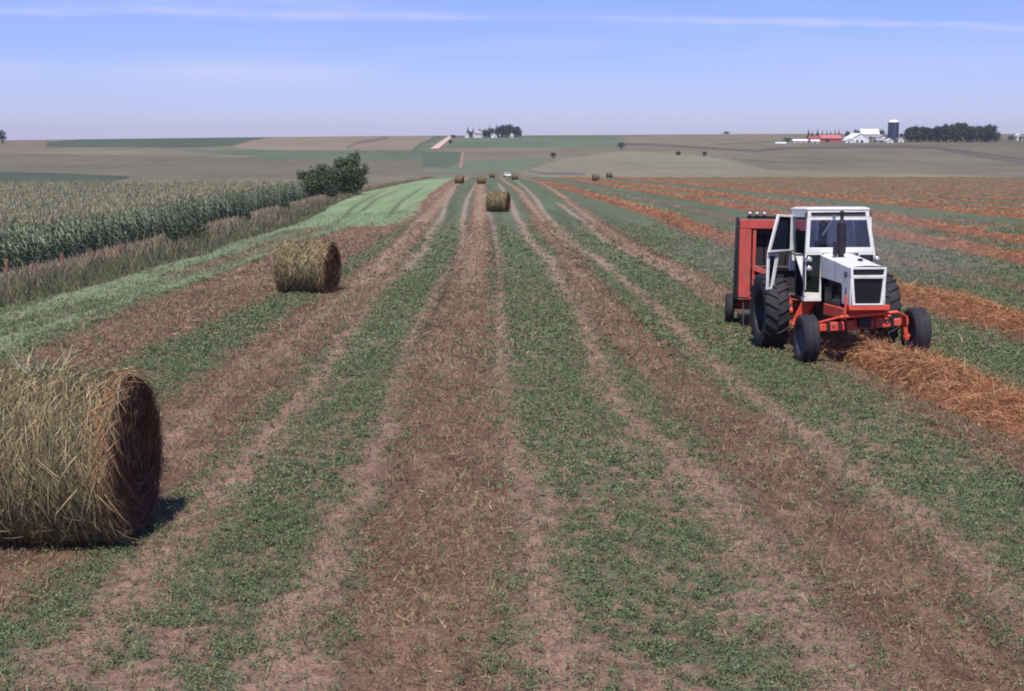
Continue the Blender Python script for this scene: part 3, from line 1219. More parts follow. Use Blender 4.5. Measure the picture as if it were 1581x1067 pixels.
def corn_shape(nleaf, seg, seed, zmin=0.0):
    """vertices, quads, colours of one plant 2.3 m tall"""
    r = np.random.default_rng(seed)
    Vs, Qs, Cs = [], [], []
    off = 0
    # stalk
    a = np.linspace(0, 2 * math.pi, 5)[:-1]
    ring0 = np.stack([.014 * np.cos(a), .014 * np.sin(a), 0 * a + zmin], 1)
    ring1 = np.stack([.008 * np.cos(a), .008 * np.sin(a), 0 * a + 2.1], 1)
    Vs.append(np.concatenate([ring0, ring1]))
    Qs.append(np.array([[i, (i + 1) % 4, 4 + (i + 1) % 4, 4 + i] for i in range(4)]))
    Cs.append(np.repeat([lin(120, 132, 96, K)], 8, 0))
    off = 8
    az0 = r.random() * 6.28
    for k in range(nleaf):
        z = zmin + .25 + (1.95 - zmin - .25) * k / max(1, nleaf - 1)
        az = az0 + math.pi * k + r.normal() * .35
        L_ = .75 * (1 - .25 * abs(k / nleaf - .55)) * (.85 + .3 * r.random())
        out = np.array([math.cos(az), math.sin(az), 0])
        side = np.array([-math.sin(az), math.cos(az), 0])
        rise = .5 + .35 * r.random()
        vs = []
        for s in range(seg + 1):
            t = s / seg
            c = out * L_ * .78 * t + np.array([0, 0, z + L_ * (rise * t * 1.5 - 1.35 * t * t)])
            w = .042 * (1 - t) ** .6 + .004
            vs += [c - side * w, c + side * w + np.array([0, 0, .012])]
        Vs.append(np.array(vs))
        Qs.append(np.array([[off + 2 * s, off + 2 * s + 1, off + 2 * s + 3, off + 2 * s + 2] for s in range(seg)]))
        cc = CORN[r.integers(0, 4)] * (.85 + .3 * r.random())
        Cs.append(np.repeat([cc], len(vs), 0))
        off += len(vs)
    for k in range(5 if seg > 2 else 3):
        az = r.random() * 6.28
        o_ = np.array([math.cos(az), math.sin(az), 0]) * .11
        sd = np.array([-math.sin(az), math.cos(az), 0]) * .017
        b0 = np.array([0, 0, 2.05])
        t0 = b0 + o_ * (1 if k else .1) + np.array([0, 0, .30])
        vs = [b0 - sd, b0 + sd, t0 + sd, t0 - sd]
        Vs.append(np.array(vs))
        Qs.append(np.array([[off, off + 1, off + 2, off + 3]]))
        Cs.append(np.repeat([TASSEL[r.integers(0, 3)]], 4, 0))
        off += 4
    return np.concatenate(Vs), np.concatenate(Qs), np.concatenate(Cs)


def build_corn():
    # the plants of the two front rows that show largest: things of their own
    protos = []
    for s in range(6):
        V, Q, C = corn_shape(12, 4, 50 + s)
        o = np_mesh('corn_plant', V, Q, M_corn, C)
        tag(o, 'tall green corn plant with pale tassel in the front rows along the fence line', 'corn plant', 'corn plants in the front rows')
        protos.append(o)
    spots = []
    for rx_ in (-22.5, -23.35):
        d = 47.0
        while d < 91:
            spots.append((rx_ + random.gauss(0, .06), d + random.gauss(0, .05)))
            d += .31
    for i, (x, d) in enumerate(spots):
        if i < 6:
            o = protos[i]
        else:
            o = protos[i % 6].copy()
            col.objects.link(o)
        o.location = (x, d, float(gz(x, d)))
        s = random.uniform(.9, 1.08)
        o.scale = (s, s, s * random.uniform(.92, 1.06))
        o.rotation_euler = (random.gauss(0, .05), random.gauss(0, .05), random.random() * 6.28)
    # the rest of the crop
    Vs, Qs, Cs = [], [], []
    off = 0
    full = [corn_shape(11, 3, 80 + s) for s in range(5)]
    top = [corn_shape(6, 2, 90 + s, 1.0) for s in range(5)]

    def put(shapes, xs, ds):
        nonlocal off
        k = rng.integers(0, len(shapes), len(xs))
        for i, (V, Q, C) in enumerate(shapes):
            mk = k == i
            x, d = xs[mk], ds[mk]
            n = len(x)
            if n == 0:
                continue
            a = rng.random(n) * 6.28
            s = .9 + .2 * rng.random(n)
            ca, sa = (np.cos(a) * s)[:, None], (np.sin(a) * s)[:, None]
            P = np.stack([x[:, None] + V[:, 0] * ca - V[:, 1] * sa, d[:, None] + V[:, 0] * sa + V[:, 1] * ca, gz(x, d)[:, None] + V[:, 2] * s[:, None]], -1)
            Vs.append(P.reshape(-1, 3))
            Qs.append((Q[None] + (np.arange(n) * len(V))[:, None, None]).reshape(-1, 4) + off)
            Cs.append((C[None] * (.85 + .3 * rng.random((n, 1, 1)))).reshape(-1, 3))
            off += n * len(V)
    xs, ds = [], []
    for rx_ in np.arange(-22.5, -26.5, -.85):
        d0 = 91.2 if rx_ > -24 else 47
        d = np.arange(d0, 158, .33)
        xs.append(rx_ + rng.normal(size=len(d)) * .07)
        ds.append(d + rng.normal(size=len(d)) * .06)
    put(full, np.concatenate(xs), np.concatenate(ds))
    xs, ds = [], []
    for rx_ in np.arange(-26.75, -96, -.85):
        d = np.arange(max(47, -rx_ / .56), 160, .36)
        xs.append(rx_ + rng.normal(size=len(d)) * .08)
        ds.append(d + rng.normal(size=len(d)) * .08)
    put(top, np.concatenate(xs), np.concatenate(ds))
    o = np_mesh('corn_crop', np.concatenate(Vs), np.concatenate(Qs), M_corn, np.concatenate(Cs))
    tag(o, 'dense tasselled corn crop spreading back from the fence line', 'corn crop', kind='stuff')


build_corn()


# ---------------------------------------------------------------- weeds and fence line
def build_weeds():
    n = 60000
    d = 38 + (430 - 38) * rng.random(n) ** 1.9
    a, b = weed_edges(d)
    f = rng.random(n)
    x = a + (b - a) * f
    gone = (d > 300) & (rng.random(n) < .5)
    patch = fbm(x * .5, d * .22, 3)
    k = (rng.random(n) < .35 + 1.1 * patch) & ~gone
    x, d, f, patch = x[k], d[k], f[k], patch[k]
    n = len(x)
    hgt = (.30 + .62 * (1 - np.abs(f - .45))) * (.5 + .8 * patch) * (.6 + .6 * rng.random(n))
    hgt = np.where(f > .85, hgt * .6, hgt) * np.interp(d, [100, 200], [1, .6])
    hgt = .82 * hgt * np.interp(f, [0, .25, .45], [.55, .68, 1.0])
    D = rng.normal(size=(n, 3)) * .32
    D[:, 2] = 1
    P = np.stack([x, d, gz(x, d) - .02], 1)
    big = np.interp(d, [40, 100, 300], [1, 1.7, 3.2])
    V, Q, ow = ribbons(P, D, hgt, .028 * (.5 + rng.random(n)) * big, rng.normal(size=(n, 3)) * .22, 2, .35)
    green = pick([lin(132, 138, 100, K), lin(112, 122, 86, K), lin(152, 144, 112, K), lin(118, 130, 96, K)], n, .15)
    pink = pick([lin(216, 180, 160, K), lin(226, 192, 168, K), lin(196, 166, 146, K), lin(206, 188, 158, K)], n, .12)
    isp = (rng.random(n) < np.clip(.90 - 1.05 * f + .5 * (patch - .5) + np.interp(d, [120, 200], [0, .3]), .04, .95))[:, None]
    c = np.where(isp, pink, green)
    o = np_mesh('weeds', V, Q, M_leaf, c[ow])
    tag(o, 'tangle of dry pinkish grass and green weeds along the corn edge', 'weeds', kind='stuff')


build_weeds()
M_post = mat('rusty_wood', (0.30, 0.13, 0.08), .9, noise=.35, nscale=12)


def fence_post(px, py, label, h, lean=0.0):
    p = at([px], [py])[0]
    m = MB()
    m.tube((0, 0, -.2), (lean, 0, h), .080, .072, 10)
    m.tube((lean, 0, h), (lean, .0, h + .03), .072, .05, 10)
    o = m.build('fence_post', M_post)
    o.location = (p[0], p[1], float(gz(p[0], p[1])))
    tag(o, label, 'fence post', 'old fence posts in the weeds')


fence_post(9, 432, 'leaning reddish fence post at the left edge, in front of the corn', .85, .10)
fence_post(97, 418, 'orange fence post standing upright in the weeds, middle of the three', .78)
fence_post(184, 400, 'small orange fence post nearest the round green bush by the corn', .62, -.03)


# ---------------------------------------------------------------- bushes and trees
def crown_mesh(lobes, n, size, pal, hole=.42, seed=1.0):
    """leaf-sized faces through a crown made of several lobes, with gaps"""
    Ps = []
    vol = np.array([a * b * c for (_, _, _, a, b, c) in lobes])
    cnt = (n * vol / vol.sum()).astype(int) + 8
    for (x, y, z, a, b, c), k in zip(lobes, cnt):
        v = unit(rng.normal(size=(k, 3)))
        r = rng.random(k) ** .45
        Ps.append(np.stack([x + v[:, 0] * a * r, y + v[:, 1] * b * r, z + v[:, 2] * c * r], 1))
    P = np.concatenate(Ps)
    R = max(l[3] for l in lobes)
    g = fbm(P[:, 0] * 2.2 / R + seed, P[:, 2] * 2.2 / R + P[:, 1] * 1.1 / R, 3, .6)
    P = P[g > hole - .08]
    m = len(P)
    V, Q, ow = leafquads(P, size * (.6 + .8 * rng.random(m)), .2)
    c = pick(pal, m, .2)
    cl = fbm(P[:, 0] * 3 / R + 7 * seed, P[:, 2] * 3 / R, 3)
    c = c * (.75 + .5 * cl[:, None])
    return V, Q, c[ow]


def trunk_mesh(h, r, limbs, spread):
    m = MB()
    m.tube((0, 0, -.3), (0, 0, h * .5), r * 1.25, r * .85, 9)
    m.tube((0, 0, h * .5), (.05 * h, 0, h), r * .85, r * .35, 8)
    for i in range(limbs):
        a = 6.28 * i / limbs + random.random()
        z0 = h * random.uniform(.35, .7)
        m.tube((0, 0, z0), (math.cos(a) * spread, math.sin(a) * spread, z0 + spread * random.uniform(.7, 1.2)), r * .45, r * .14, 6)
    return m


BUSHG = [lin(106, 120, 84, K), lin(124, 138, 98, K), lin(88, 102, 74, K), lin(142, 152, 112, K)]
DARKG = [lin(84, 98, 76, K), lin(96, 110, 86, K), lin(74, 86, 70, K), lin(106, 118, 94, K)]


def plant(name, X, d, lobes, n, size, pal, label, cat, group=None, trunk=(1.5, .12, 4, .8), hole=.42):
    root = empty(name, (X, d, float(gz(X, d))))
    tag(root, label, cat, group)
    V, Q, C = crown_mesh(lobes, n, size, pal, hole, seed=X * .37 + d * .11)
    np_mesh('crown', V, Q, M_leaf, C, parent=root)
    trunk_mesh(*trunk).build('trunk' if cat == 'tree' else 'stem', M_bark, root)
    return root


def xd(px, X):
    t, _ = ray(px, 290)
    return X / float(t)


dB = xd(512, -20.6)
s_ = dB / 1976
plant('bush', xat(490, dB), dB, [(-.6, 0, 1.7, 2.0, 1.7, 1.8), (1.3, .2, 1.9, 1.9, 1.6, 2.0), (-2.2, .1, 2.7, .8, .8, .9), (.5, 0, 3.2, 1.4, 1.2, 1.1), (-1.7, 0, 1.0, 1.1, 1.0, 1.0), (-1.0, 0, 3.3, .5, .5, .8), (2.2, 0, 2.9, .9, .9, 1.0)], 16000, .19, BUSHG,
      'large dark bush at the end of the corn, shorter and left of the taller one', 'bush', 'two big bushes at the corn end', (1.6, .10, 6, 1.1), .38)
plant('bush', xat(534, dB + 3), dB + 3, [(0, 0, 2.9, 2.1, 1.8, 1.9), (-1.7, .2, 2.4, 1.5, 1.3, 1.7), (1.5, .2, 2.0, 1.4, 1.2, 1.6), (.9, 0, 4.5, 1.1, 1.0, 1.1), (-.7, 0, 4.3, 1.1, .9, .8), (.2, 0, 1.2, 1.9, 1.4, 1.0), (1.4, 0, 5.4, .5, .5, .7), (2.3, 0, 3.3, .8, .8, 1.0)], 20000, .19, BUSHG,
      'tall rounded dark bush at the end of the corn, right of the shorter one', 'bush', 'two big bushes at the corn end', (2.2, .12, 6, 1.2), .38)
SB = [(289, -18.2, 1.2, 1.45, 'round dark green bush in the weeds before the corn, largest of the small ones'),
      (266, -18.4, .6, .9, 'low green shrub touching the left side of the round bush'),
      (376, -18.8, .5, 1.1, 'small dark shrub in the weeds halfway along the corn'),
      (512, -18.6, .7, 1.5, 'small dark shrub in pink grass in front of the tall rounded bush'),
      (549, -19.6, 1.1, 1.2, 'low dark shrub at the foot of the tall rounded bush'),
      (438, -19.2, .5, .9, 'small grey green shrub in the weeds before the two big bushes')]
for px_, X_, w_, h_, lab_ in SB:
    d_ = xd(px_, X_)
    plant('shrub', X_, d_, [(0, 0, h_ * .5, w_, w_, h_ * .55), (-.5 * w_, 0, h_ * .45, w_ * .6, w_ * .6, h_ * .4), (.45 * w_, 0, h_ * .6, w_ * .6, w_ * .6, h_ * .42)], 1500, .10 + .0004 * d_, DARKG, lab_, 'shrub', 'shrubs in the weedy fence line', (h_ * .5, .04, 4, w_ * .5), .38)


def far_tree(px, d, h, w, label, group, conic=False, base=0.0, n=420, name='tree'):
    X = xat(px, d)
    lobes = []
    if conic:
        for k in range(5):
            t = k / 4
            lobes.append((0, 0, h * (.2 + .75 * t), w * .5 * (1.05 - .85 * t), w * .5 * (1.05 - .85 * t), h * .16))
        pal = DARKG
    else:
        for k in range(7):
            a = random.random() * 6.28
            rr = w * .26 * random.random() ** .5
            lobes.append((rr * math.cos(a), rr * math.sin(a), h * random.uniform(.28, .78), w * random.uniform(.24, .36), w * random.uniform(.24, .36), h * random.uniform(.14, .24)))
        lobes.append((0, 0, h * .46, w * .42, w * .42, h * .44))
        pal = DARKG
    return plant(name, X, d, lobes, int(n * 2.2), max(.5, h * .08), pal, label, 'tree', group, (h * .6, h * .028, 4, w * .25), .22)


HG = 'trees of the hilltop homestead grove'
for i in range(26):
    px_ = 720 + 84 * (i + .5) / 26 + random.uniform(-1.5, 1.5)
    tall = np.interp(px_, [716, 730, 745, 760, 772, 785, 804], [7.5, 7.0, 8.0, 9.5, 11.5, 12.0, 10.0]) * random.uniform(.85, 1.08)
    con = i in (0, 3, 6, 11, 14)
    far_tree(px_, 1160 + random.uniform(0, 22), tall + (1.5 if con else 0), 3.6 if con else 5.6, 'dark tree in the grove around the hilltop homestead above the dirt road', HG, con, n=300)
FG = 'trees of the grove beside the silo'
for i in range(24):
    px_ = 1400 + 140 * (i + .5) / 24 + random.uniform(-2, 2)
    tall = np.interp(px_, [1394, 1410, 1440, 1470, 1482, 1500, 1525, 1545], [11.0, 13.0, 13.0, 14.5, 16.5, 14.0, 14.0, 8.5]) * random.uniform(.9, 1.04)
    far_tree(px_, 985 + random.uniform(0, 26), tall, 9.5, 'broad dark tree in the long grove right of the farmstead silo', FG, n=700)
RG = 'small trees behind the red barn'
for i, px_ in enumerate((1248, 1254, 1262, 1269, 1276, 1282, 1289, 1295)):
    far_tree(px_, 1050, random.uniform(7, 9), 3.6, 'small dark conifer in the row behind the red barn', RG, True, n=150)
for px_, d_, h_, w_, lab_ in ((1308, 1050, 8, 4, 'small dark tree between the red barn and the white gabled barn'),
                             (1322, 1060, 9, 6, 'grey tree rising behind the white gabled barn'),
                             (1344, 1000, 5, 7, 'low dark tree in front of the long white roof'),
                             (1361, 1060, 9.5, 6, 'grey leafy tree standing left of the silo'),
                             (1391, 1010, 7, 4, 'low tree just right of the silo'),
                             (1215, 1000, 4, 9, 'low green hedge tree left of the red barn'),
                             (1561, 1020, 5, 7, 'low tree on the skyline between the grove and the last white shed'),
                             (1576, 1010, 5, 5, 'low tree below the last white shed on the skyline'),
                             (4, 1120, 13, 10, 'lone dark round tree on the skyline at the left edge'),
                             (-4, 1130, 11, 9, 'dark tree half outside the left edge, touching the lone round one'),
                             (1122, 1260, 3.6, 9, 'faint low tree alone on the skyline before the farmstead'),
                             (960, 900, 6.0, 7.0, 'dark round tree at the end of the green field on the hillside'),
                             (854, 800, 4.0, 4.6, 'small dark tree at the end of the pale track on the hillside'),
                             (1048, 830, 2.6, 4, 'tiny tree on the hillside line, left of its twin'),
                             (1088, 820, 3.2, 3.6, 'tiny dark tree on the hillside line, right of its twin'),
                             (700, 1150, 3, 7, 'low bushy tree where the dirt road tops the hill'),
                             (695, 1000, 3.2, 3.6, 'tiny dark tree right of the pink dirt road')):
    far_tree(px_, d_, h_, w_, lab_, None, n=260)

# ---------------------------------------------------------------- roads far off
M_road = mat('gravel_road', tuple(lin(236, 204, 186, K)), .95, noise=.12, nscale=.2)
M_path = mat('dirt_path', tuple(lin(176, 140, 128, K)), .95, noise=.12, nscale=.2)


def road(name, l, r, m, lift=.25):
    """a strip draped on the hillside between its two surveyed edges"""
    def dense(P):
        P = np.array(P, float)
        t = np.linspace(0, len(P) - 1, 40)
        return at(np.interp(t, range(len(P)), P[:, 0]), np.interp(t, range(len(P)), P[:, 1]))
    a, b = dense(l), dense(r)
    V = []
    for p, q in zip(a, b):
        V += [(p[0], p[1], gz(p[0], p[1]) + lift), (q[0], q[1], gz(q[0], q[1]) + lift)]
    Q = [[2 * i, 2 * i + 1, 2 * i + 3, 2 * i + 2] for i in range(len(a) - 1)]
    o = np_mesh(name, np.array(V, float), np.array(Q), m)
    tag(o, kind='structure')


road('road', [(664, 230), (680, 219), (693, 210.5)], [(677, 230), (690, 219), (699, 210.5)], M_road)
road('path', [(708, 260), (711, 248), (713.5, 235)], [(713.5, 260), (715, 248), (716.5, 235)], M_path)

# ---------------------------------------------------------------- far buildings
M_white = mat('white_paint', (0.80, 0.79, 0.77), .6, noise=.06, nscale=.6)
M_wroof = mat('white_metal_roof', (0.82, 0.82, 0.82), .45, noise=.05, nscale=.5)
M_barnred = mat('barn_red', (0.42, 0.10, 0.085), .8, noise=.15, nscale=.4)
M_redroof = mat('red_roof', (0.50, 0.16, 0.14), .6, noise=.12, nscale=.4)
M_groof = mat('grey_roof', (0.33, 0.31, 0.33), .7, noise=.12, nscale=.4)
M_dark = mat('dark_opening', (0.03, 0.03, 0.035), .7)
M_silo = mat('blue_silo_steel', (0.035, 0.045, 0.085), .35, noise=.12, nscale=.8)


def building(name, px, d, w, dp, hw, hr, wallm, roofm, label, ridge='x', rz=0.0, doors=(), windows=(), cat='barn', sink=.6):
    X = xat(px, d)
    root = empty(name, (X, d, float(gz(X, d))), rz)
    tag(root, label, cat)
    a, b = w / 2, dp / 2
    m = MB()
    if ridge == 'y':        # gable towards the camera
        m.prism([(-a, -sink), (a, -sink), (a, hw), (0, hw + hr), (-a, hw)], 'y', -b, b)
    else:
        m.prism([(-b, -sink), (b, -sink), (b, hw), (0, hw + hr), (-b, hw)], 'x', -a, a)
    m.build('wall', wallm, root, smooth=0)
    r = MB()
    t = .25
    o_ = .5
    if ridge == 'y':
        for s in (-1, 1):
            e = (s * (a + o_), hw - hr * o_ / a)
            pts = [(0, hw + hr + .02), e, (e[0], e[1] + t), (0, hw + hr + t)]
            r.prism(pts if s > 0 else pts[::-1], 'y', -b - o_, b + o_)
    else:
        for s in (-1, 1):
            e = (s * (b + o_), hw - hr * o_ / b)
            pts = [(0, hw + hr + .02), e, (e[0], e[1] + t), (0, hw + hr + t)]
            r.prism(pts if s > 0 else pts[::-1], 'x', -a - o_, a + o_)
    r.build('roof', roofm, root, smooth=0)
    for x, ww, hh in doors:
        MB().box(x - ww / 2, x + ww / 2, -b - .08, -b + .02, 0, hh).build('door', M_dark, root, smooth=0)
    for x, z, ww, hh in windows:
        f = MB().ring([(x - ww / 2 - .12, z - .12), (x + ww / 2 + .12, z - .12), (x + ww / 2 + .12, z + hh + .12), (x - ww / 2 - .12, z + hh + .12)],
                      [(x - ww / 2, z), (x + ww / 2, z), (x + ww / 2, z + hh), (x - ww / 2, z + hh)], 'y', -b - .12, -b - .01).build('window', M_white, root, smooth=0)
        MB().box(x - ww / 2, x + ww / 2, -b - .06, -b - .02, z, z + hh).build('pane', M_dark, f, smooth=0)
    return root


building('red_barn', 1281, 1005, 15.5, 8, 2.6, 2.4, M_barnred, M_redroof, 'long bright red barn roof in front of the conifer row', doors=((-3, 3, 2.4),))
building('red_shed', 1257, 1000, 9, 7, 2.4, 2.0, M_barnred, mat('dull_red_roof', (.28, .08, .075), .8), 'dull red shed joined to the left of the long red barn', doors=((1, 2.2, 2.0),))
building('white_shed', 1235, 985, 11, 4, 1.4, .9, M_white, M_wroof, 'low long white shed left of the red buildings', cat='shed', windows=((-2.5, .5, 1, .6), (2, .5, 1, .6)))
building('white_shed', 1258, 975, 6, 4, 1.4, .9, M_white, M_wroof, 'small low white shed in front of the dull red shed', cat='shed', doors=((0, 1.2, 1.2),))
building('white_shed', 1205, 945, 7, 4, .9, .6, M_white, M_wroof, 'lowest white shed at the far left of the farmstead', cat='shed')
building('white_barn', 1322, 985, 13.5, 16, 3.0, 3.8, M_white, M_wroof, 'white gabled barn with low lean-to, front of the farmstead', 'y', .12, doors=((-2.5, 1.6, 1.8), (1.2, 2.2, 1.6)))
building('lean_to', 1309, 980, 6, 8, 1.6, 1.4, M_white, M_wroof, 'low white lean-to shed against the left of the gabled barn', 'y', cat='shed', doors=((0, 1.2, 1.2),))
building('long_white_barn', 1341, 1040, 14, 9, 5.0, 3.6, M_white, M_wroof, 'long white metal-roofed barn behind the gabled barn', doors=((4, 2.5, 3),))
building('farmhouse', 1360, 1010, 6.5, 7, 3.0, 2.2, M_white, M_groof, 'white house with grey roof between the long barn and the silo', 'y', .3, windows=((-1.3, 1.0, 1, 1.3), (1.3, 1.0, 1, 1.3)), cat='house')
building('grey_shed', 1358, 985, 6, 5, 1.6, 1.3, mat('grey_boards', (.42, .40, .42), .8), M_groof, 'grey shed with pitched roof at the foot of the white house', cat='shed', doors=((.8, 1.4, 1.4),))
building('white_shed', 1373, 975, 5, 4, 1.6, 1.6, M_white, M_wroof, 'small white gabled shed at the foot of the silo', 'y', cat='shed', doors=((0, 1.0, 1.3),))
building('white_shed', 1390, 990, 4, 4, 2.4, 1.4, M_white, M_groof, 'small white shed between the silo and the tree grove', 'y', cat='shed', doors=((0, 1.0, 1.6),))
building('white_shed', 1573, 1030, 4.5, 4, 4.0, 1.4, M_white, M_wroof, 'white shed on the skyline at the right edge beyond the grove', 'y', cat='shed', doors=((0, 1.2, 2),))
dH = 1150
building('farmhouse', 721, dH, 3.2, 4, 3.0, 1.6, M_white, M_wroof, 'tiny white house at the left end of the hilltop grove', 'y', windows=((0, 1.2, .9, 1.2),), cat='house')
building('farmhouse', 737, dH + 4, 6.5, 5, 4.0, 1.6, M_white, mat('tan_roof', (.45, .36, .33), .8), 'house with tan roof and white end wall in the hilltop grove', 'x', .5, windows=((-1.5, 1.4, .9, 1.2), (1.5, 1.4, .9, 1.2)), cat='house')
building('farmhouse', 762, dH - 4, 5, 4, 2.4, 1.8, M_white, M_groof, 'pale house in the middle of the hilltop grove', 'y', .2, doors=((.8, .9, 1.8),), cat='house')
building('farmhouse', 790, dH - 2, 2.6, 3, 3.0, 1.6, M_white, M_groof, 'narrow pale house near the right end of the hilltop grove', 'y', doors=((0, .9, 1.8),), cat='house')


def build_silo():
    d = 1000
    X = xat(1378.5, d)
    root = empty('silo', (X, d, float(gz(X, d))))
    tag(root, 'tall dark blue silo with white dome top beside the farm grove', 'silo')
    m = MB()
    prof = [(4.15, -1)]
    z = 0
    while z < 14.6:                        # riveted steel rings
        prof += [(4.15, z + .02), (4.22, z + .06), (4.22, z + .14), (4.15, z + .18)]
        z += 1.4
    prof += [(4.15, 14.9)]
    m.lathe(prof, n=36)
    m.build('tank', M_silo, root)
    c = MB()
    c.lathe([(4.2, 14.9)] + [(4.2 * math.cos(t), 14.9 + 1.9 * math.sin(t)) for t in np.linspace(0, 1.5, 9)] + [(.02, 16.8)], n=36)
    c.build('dome_roof', M_wroof, root)
    l = MB()
    for s in (-.3, .3):
        l.tube((s, -4.4, 0), (s, -4.4, 15.2), .06)
    for k in range(30):
        l.tube((-.3, -4.4, .4 + .5 * k), (.3, -4.4, .4 + .5 * k), .035, n=6)
    l.build('ladder', mat('ladder_steel', (.3, .3, .32), .5, .6), root)


build_silo()


def white_vehicle():
    p = at([783], [273])[0]
    d = 431.0
    X = p[0] * d / p[1]
    root = empty('pickup_truck', (X, d, float(gz(X, d))), .15, slope_rx(X, d))
    tag(root, 'tiny white vehicle parked on the crest beside a far hay bale', 'vehicle')
    b = MB().prism([(-2.4, .45), (2.4, .45), (2.4, 1.0), (.7, 1.02), (-1.2, 1.05), (-2.35, .95)], 'x', -.9, .9)
    b.build('body', M_white, root, .05)
    c = MB().hexa([(-.85, -1.2, 1.05), (.85, -1.2, 1.05), (.85, .7, 1.05), (-.85, .7, 1.05)], [(-.7, -.6, 1.65), (.7, -.6, 1.65), (.7, .6, 1.65), (-.7, .6, 1.65)])
    c.build('cab', M_white, root, .04)
    MB().hexa([(-.72, -1.19, 1.12), (.72, -1.19, 1.12), (.72, -1.1, 1.12), (-.72, -1.1, 1.12)], [(-.62, -.72, 1.56), (.62, -.72, 1.56), (.62, -.6, 1.56), (-.62, -.6, 1.56)]).build('windscreen', M_dark, root)
    for x in (-.8, .8):
        for y in (-1.5, 1.5):
            MB().lathe([(.02, -.11), (.3, -.11), (.34, -.08), (.34, .08), (.3, .11), (.02, .11)], (x, y, .34), 'x', 18).build('wheel', M_dark, root)


white_vehicle()

# ---------------------------------------------------------------- tractor
M_tw = mat('tractor_white', (0.80, 0.80, 0.76), .32, spec=.5, noise=.05, nscale=5, dirt=.35)
M_tr = mat('tractor_red', (0.72, 0.085, 0.045), .42, spec=.45, noise=.2, nscale=7, dirt=.75)
M_br = mat('baler_red', (0.50, 0.075, 0.058), .5, spec=.4, noise=.18, nscale=5, dirt=.6)
M_tyre = mat('tyre_rubber', (0.028, 0.027, 0.034), .75, spec=.3, noise=.35, nscale=9, dirt=.12)
M_rim = mat('rim_grey', (0.10, 0.10, 0.14), .5, .3, noise=.2, nscale=8)
M_blk = mat('black_metal', (0.018, 0.017, 0.018), .5, spec=.4, noise=.3, nscale=10)
M_eng = mat('engine_grime', (0.035, 0.032, 0.035), .6, noise=.4, nscale=12)
M_seat = mat('seat_vinyl', (0.03, 0.03, 0.035), .6)
M_belt = mat('belt_rubber', (0.028, 0.024, 0.026), .8, noise=.3, nscale=10)
M_chrome = mat('lamp_glass', (0.85, 0.85, 0.85), .12, .6)
M_steel = mat('worn_steel', (0.30, 0.29, 0.31), .4, .7)


def glass_material():
    m = bpy.data.materials.new('cab_glass')
    m.use_nodes = True
    nt = m.node_tree
    nt.nodes.remove(nt.nodes['Principled BSDF'])
    tr = nt.nodes.new('ShaderNodeBsdfTransparent')
    tr.inputs[0].default_value = (.62, .66, .74, 1)
    gl = nt.nodes.new('ShaderNodeBsdfGlossy')
    gl.inputs['Roughness'].default_value = .03
    gl.inputs[0].default_value = (.8, .85, 1, 1)
    fr = nt.nodes.new('ShaderNodeFresnel')
    fr.inputs[0].default_value = 1.5
    ad = nt.nodes.new('ShaderNodeMath')
    ad.operation = 'ADD'
    ad.inputs[1].default_value = .03
    nt.links.new(fr.outputs[0], ad.inputs[0])
    mx = nt.nodes.new('ShaderNodeMixShader')
    nt.links.new(ad.outputs[0], mx.inputs[0])
    nt.links.new(tr.outputs[0], mx.inputs[1])
    nt.links.new(gl.outputs[0], mx.inputs[2])
    nt.links.new(mx.outputs[0], nt.nodes['Material Output'].inputs['Surface'])
    return m


M_glass = glass_material()


def tyre_profile(r, w, rim):
    h = w / 2
    return [(rim, -h * .72), (rim + .02, -h * .86), ((rim + r) * .5, -h), (r * .93, -h * .93), (r * .985, -h * .72), (r, -h * .35), (r, h * .35), (r * .985, h * .72), (r * .93, h * .93), ((rim + r) * .5, h), (rim + .02, h * .86), (rim, h * .72)]


def front_wheel(parent, x, y, z, r=.485, w=.33):
    rim = r * .56
    e = empty('front_wheel', (x, y, z))
    e.parent = parent
    m = MB()
    h = w / 2
    prof = tyre_profile(r, w, rim)
    # three rounded ribs round the tread
    tread = []
    for t in np.linspace(-.72, .72, 25):
        g = .5 + .5 * math.cos(t / .72 * math.pi * 2.0 * 1.0 + 0)
        tread.append((r * (.965 + .035 * g), h * t))
    prof = prof[:4] + tread + prof[8:]
    m.lathe(prof, (0, 0, 0), 'x', 40)
    m.build('tyre', M_tyre, e)
    k = MB()
    k.lathe([(rim, -h * .72), (rim * .96, -h * .55), (rim * .80, -h * .25), (rim * .35, -h * .15), (rim * .30, -h * .55), (.02, -h * .60)], (0, 0, 0), 'x', 28)
    k.lathe([(rim, h * .72), (rim * .96, h * .55), (rim * .80, h * .25), (rim * .35, h * .15), (rim * .30, h * .45), (.02, h * .5)], (0, 0, 0), 'x', 28)
    for i in range(6):
        a = i * math.pi / 3
        k.tube((-h * .30, rim * .5 * math.cos(a), rim * .5 * math.sin(a)), (-h * .05, rim * .5 * math.cos(a), rim * .5 * math.sin(a)), .014, n=6)
    k.build('rim', M_rim, e)
    return e


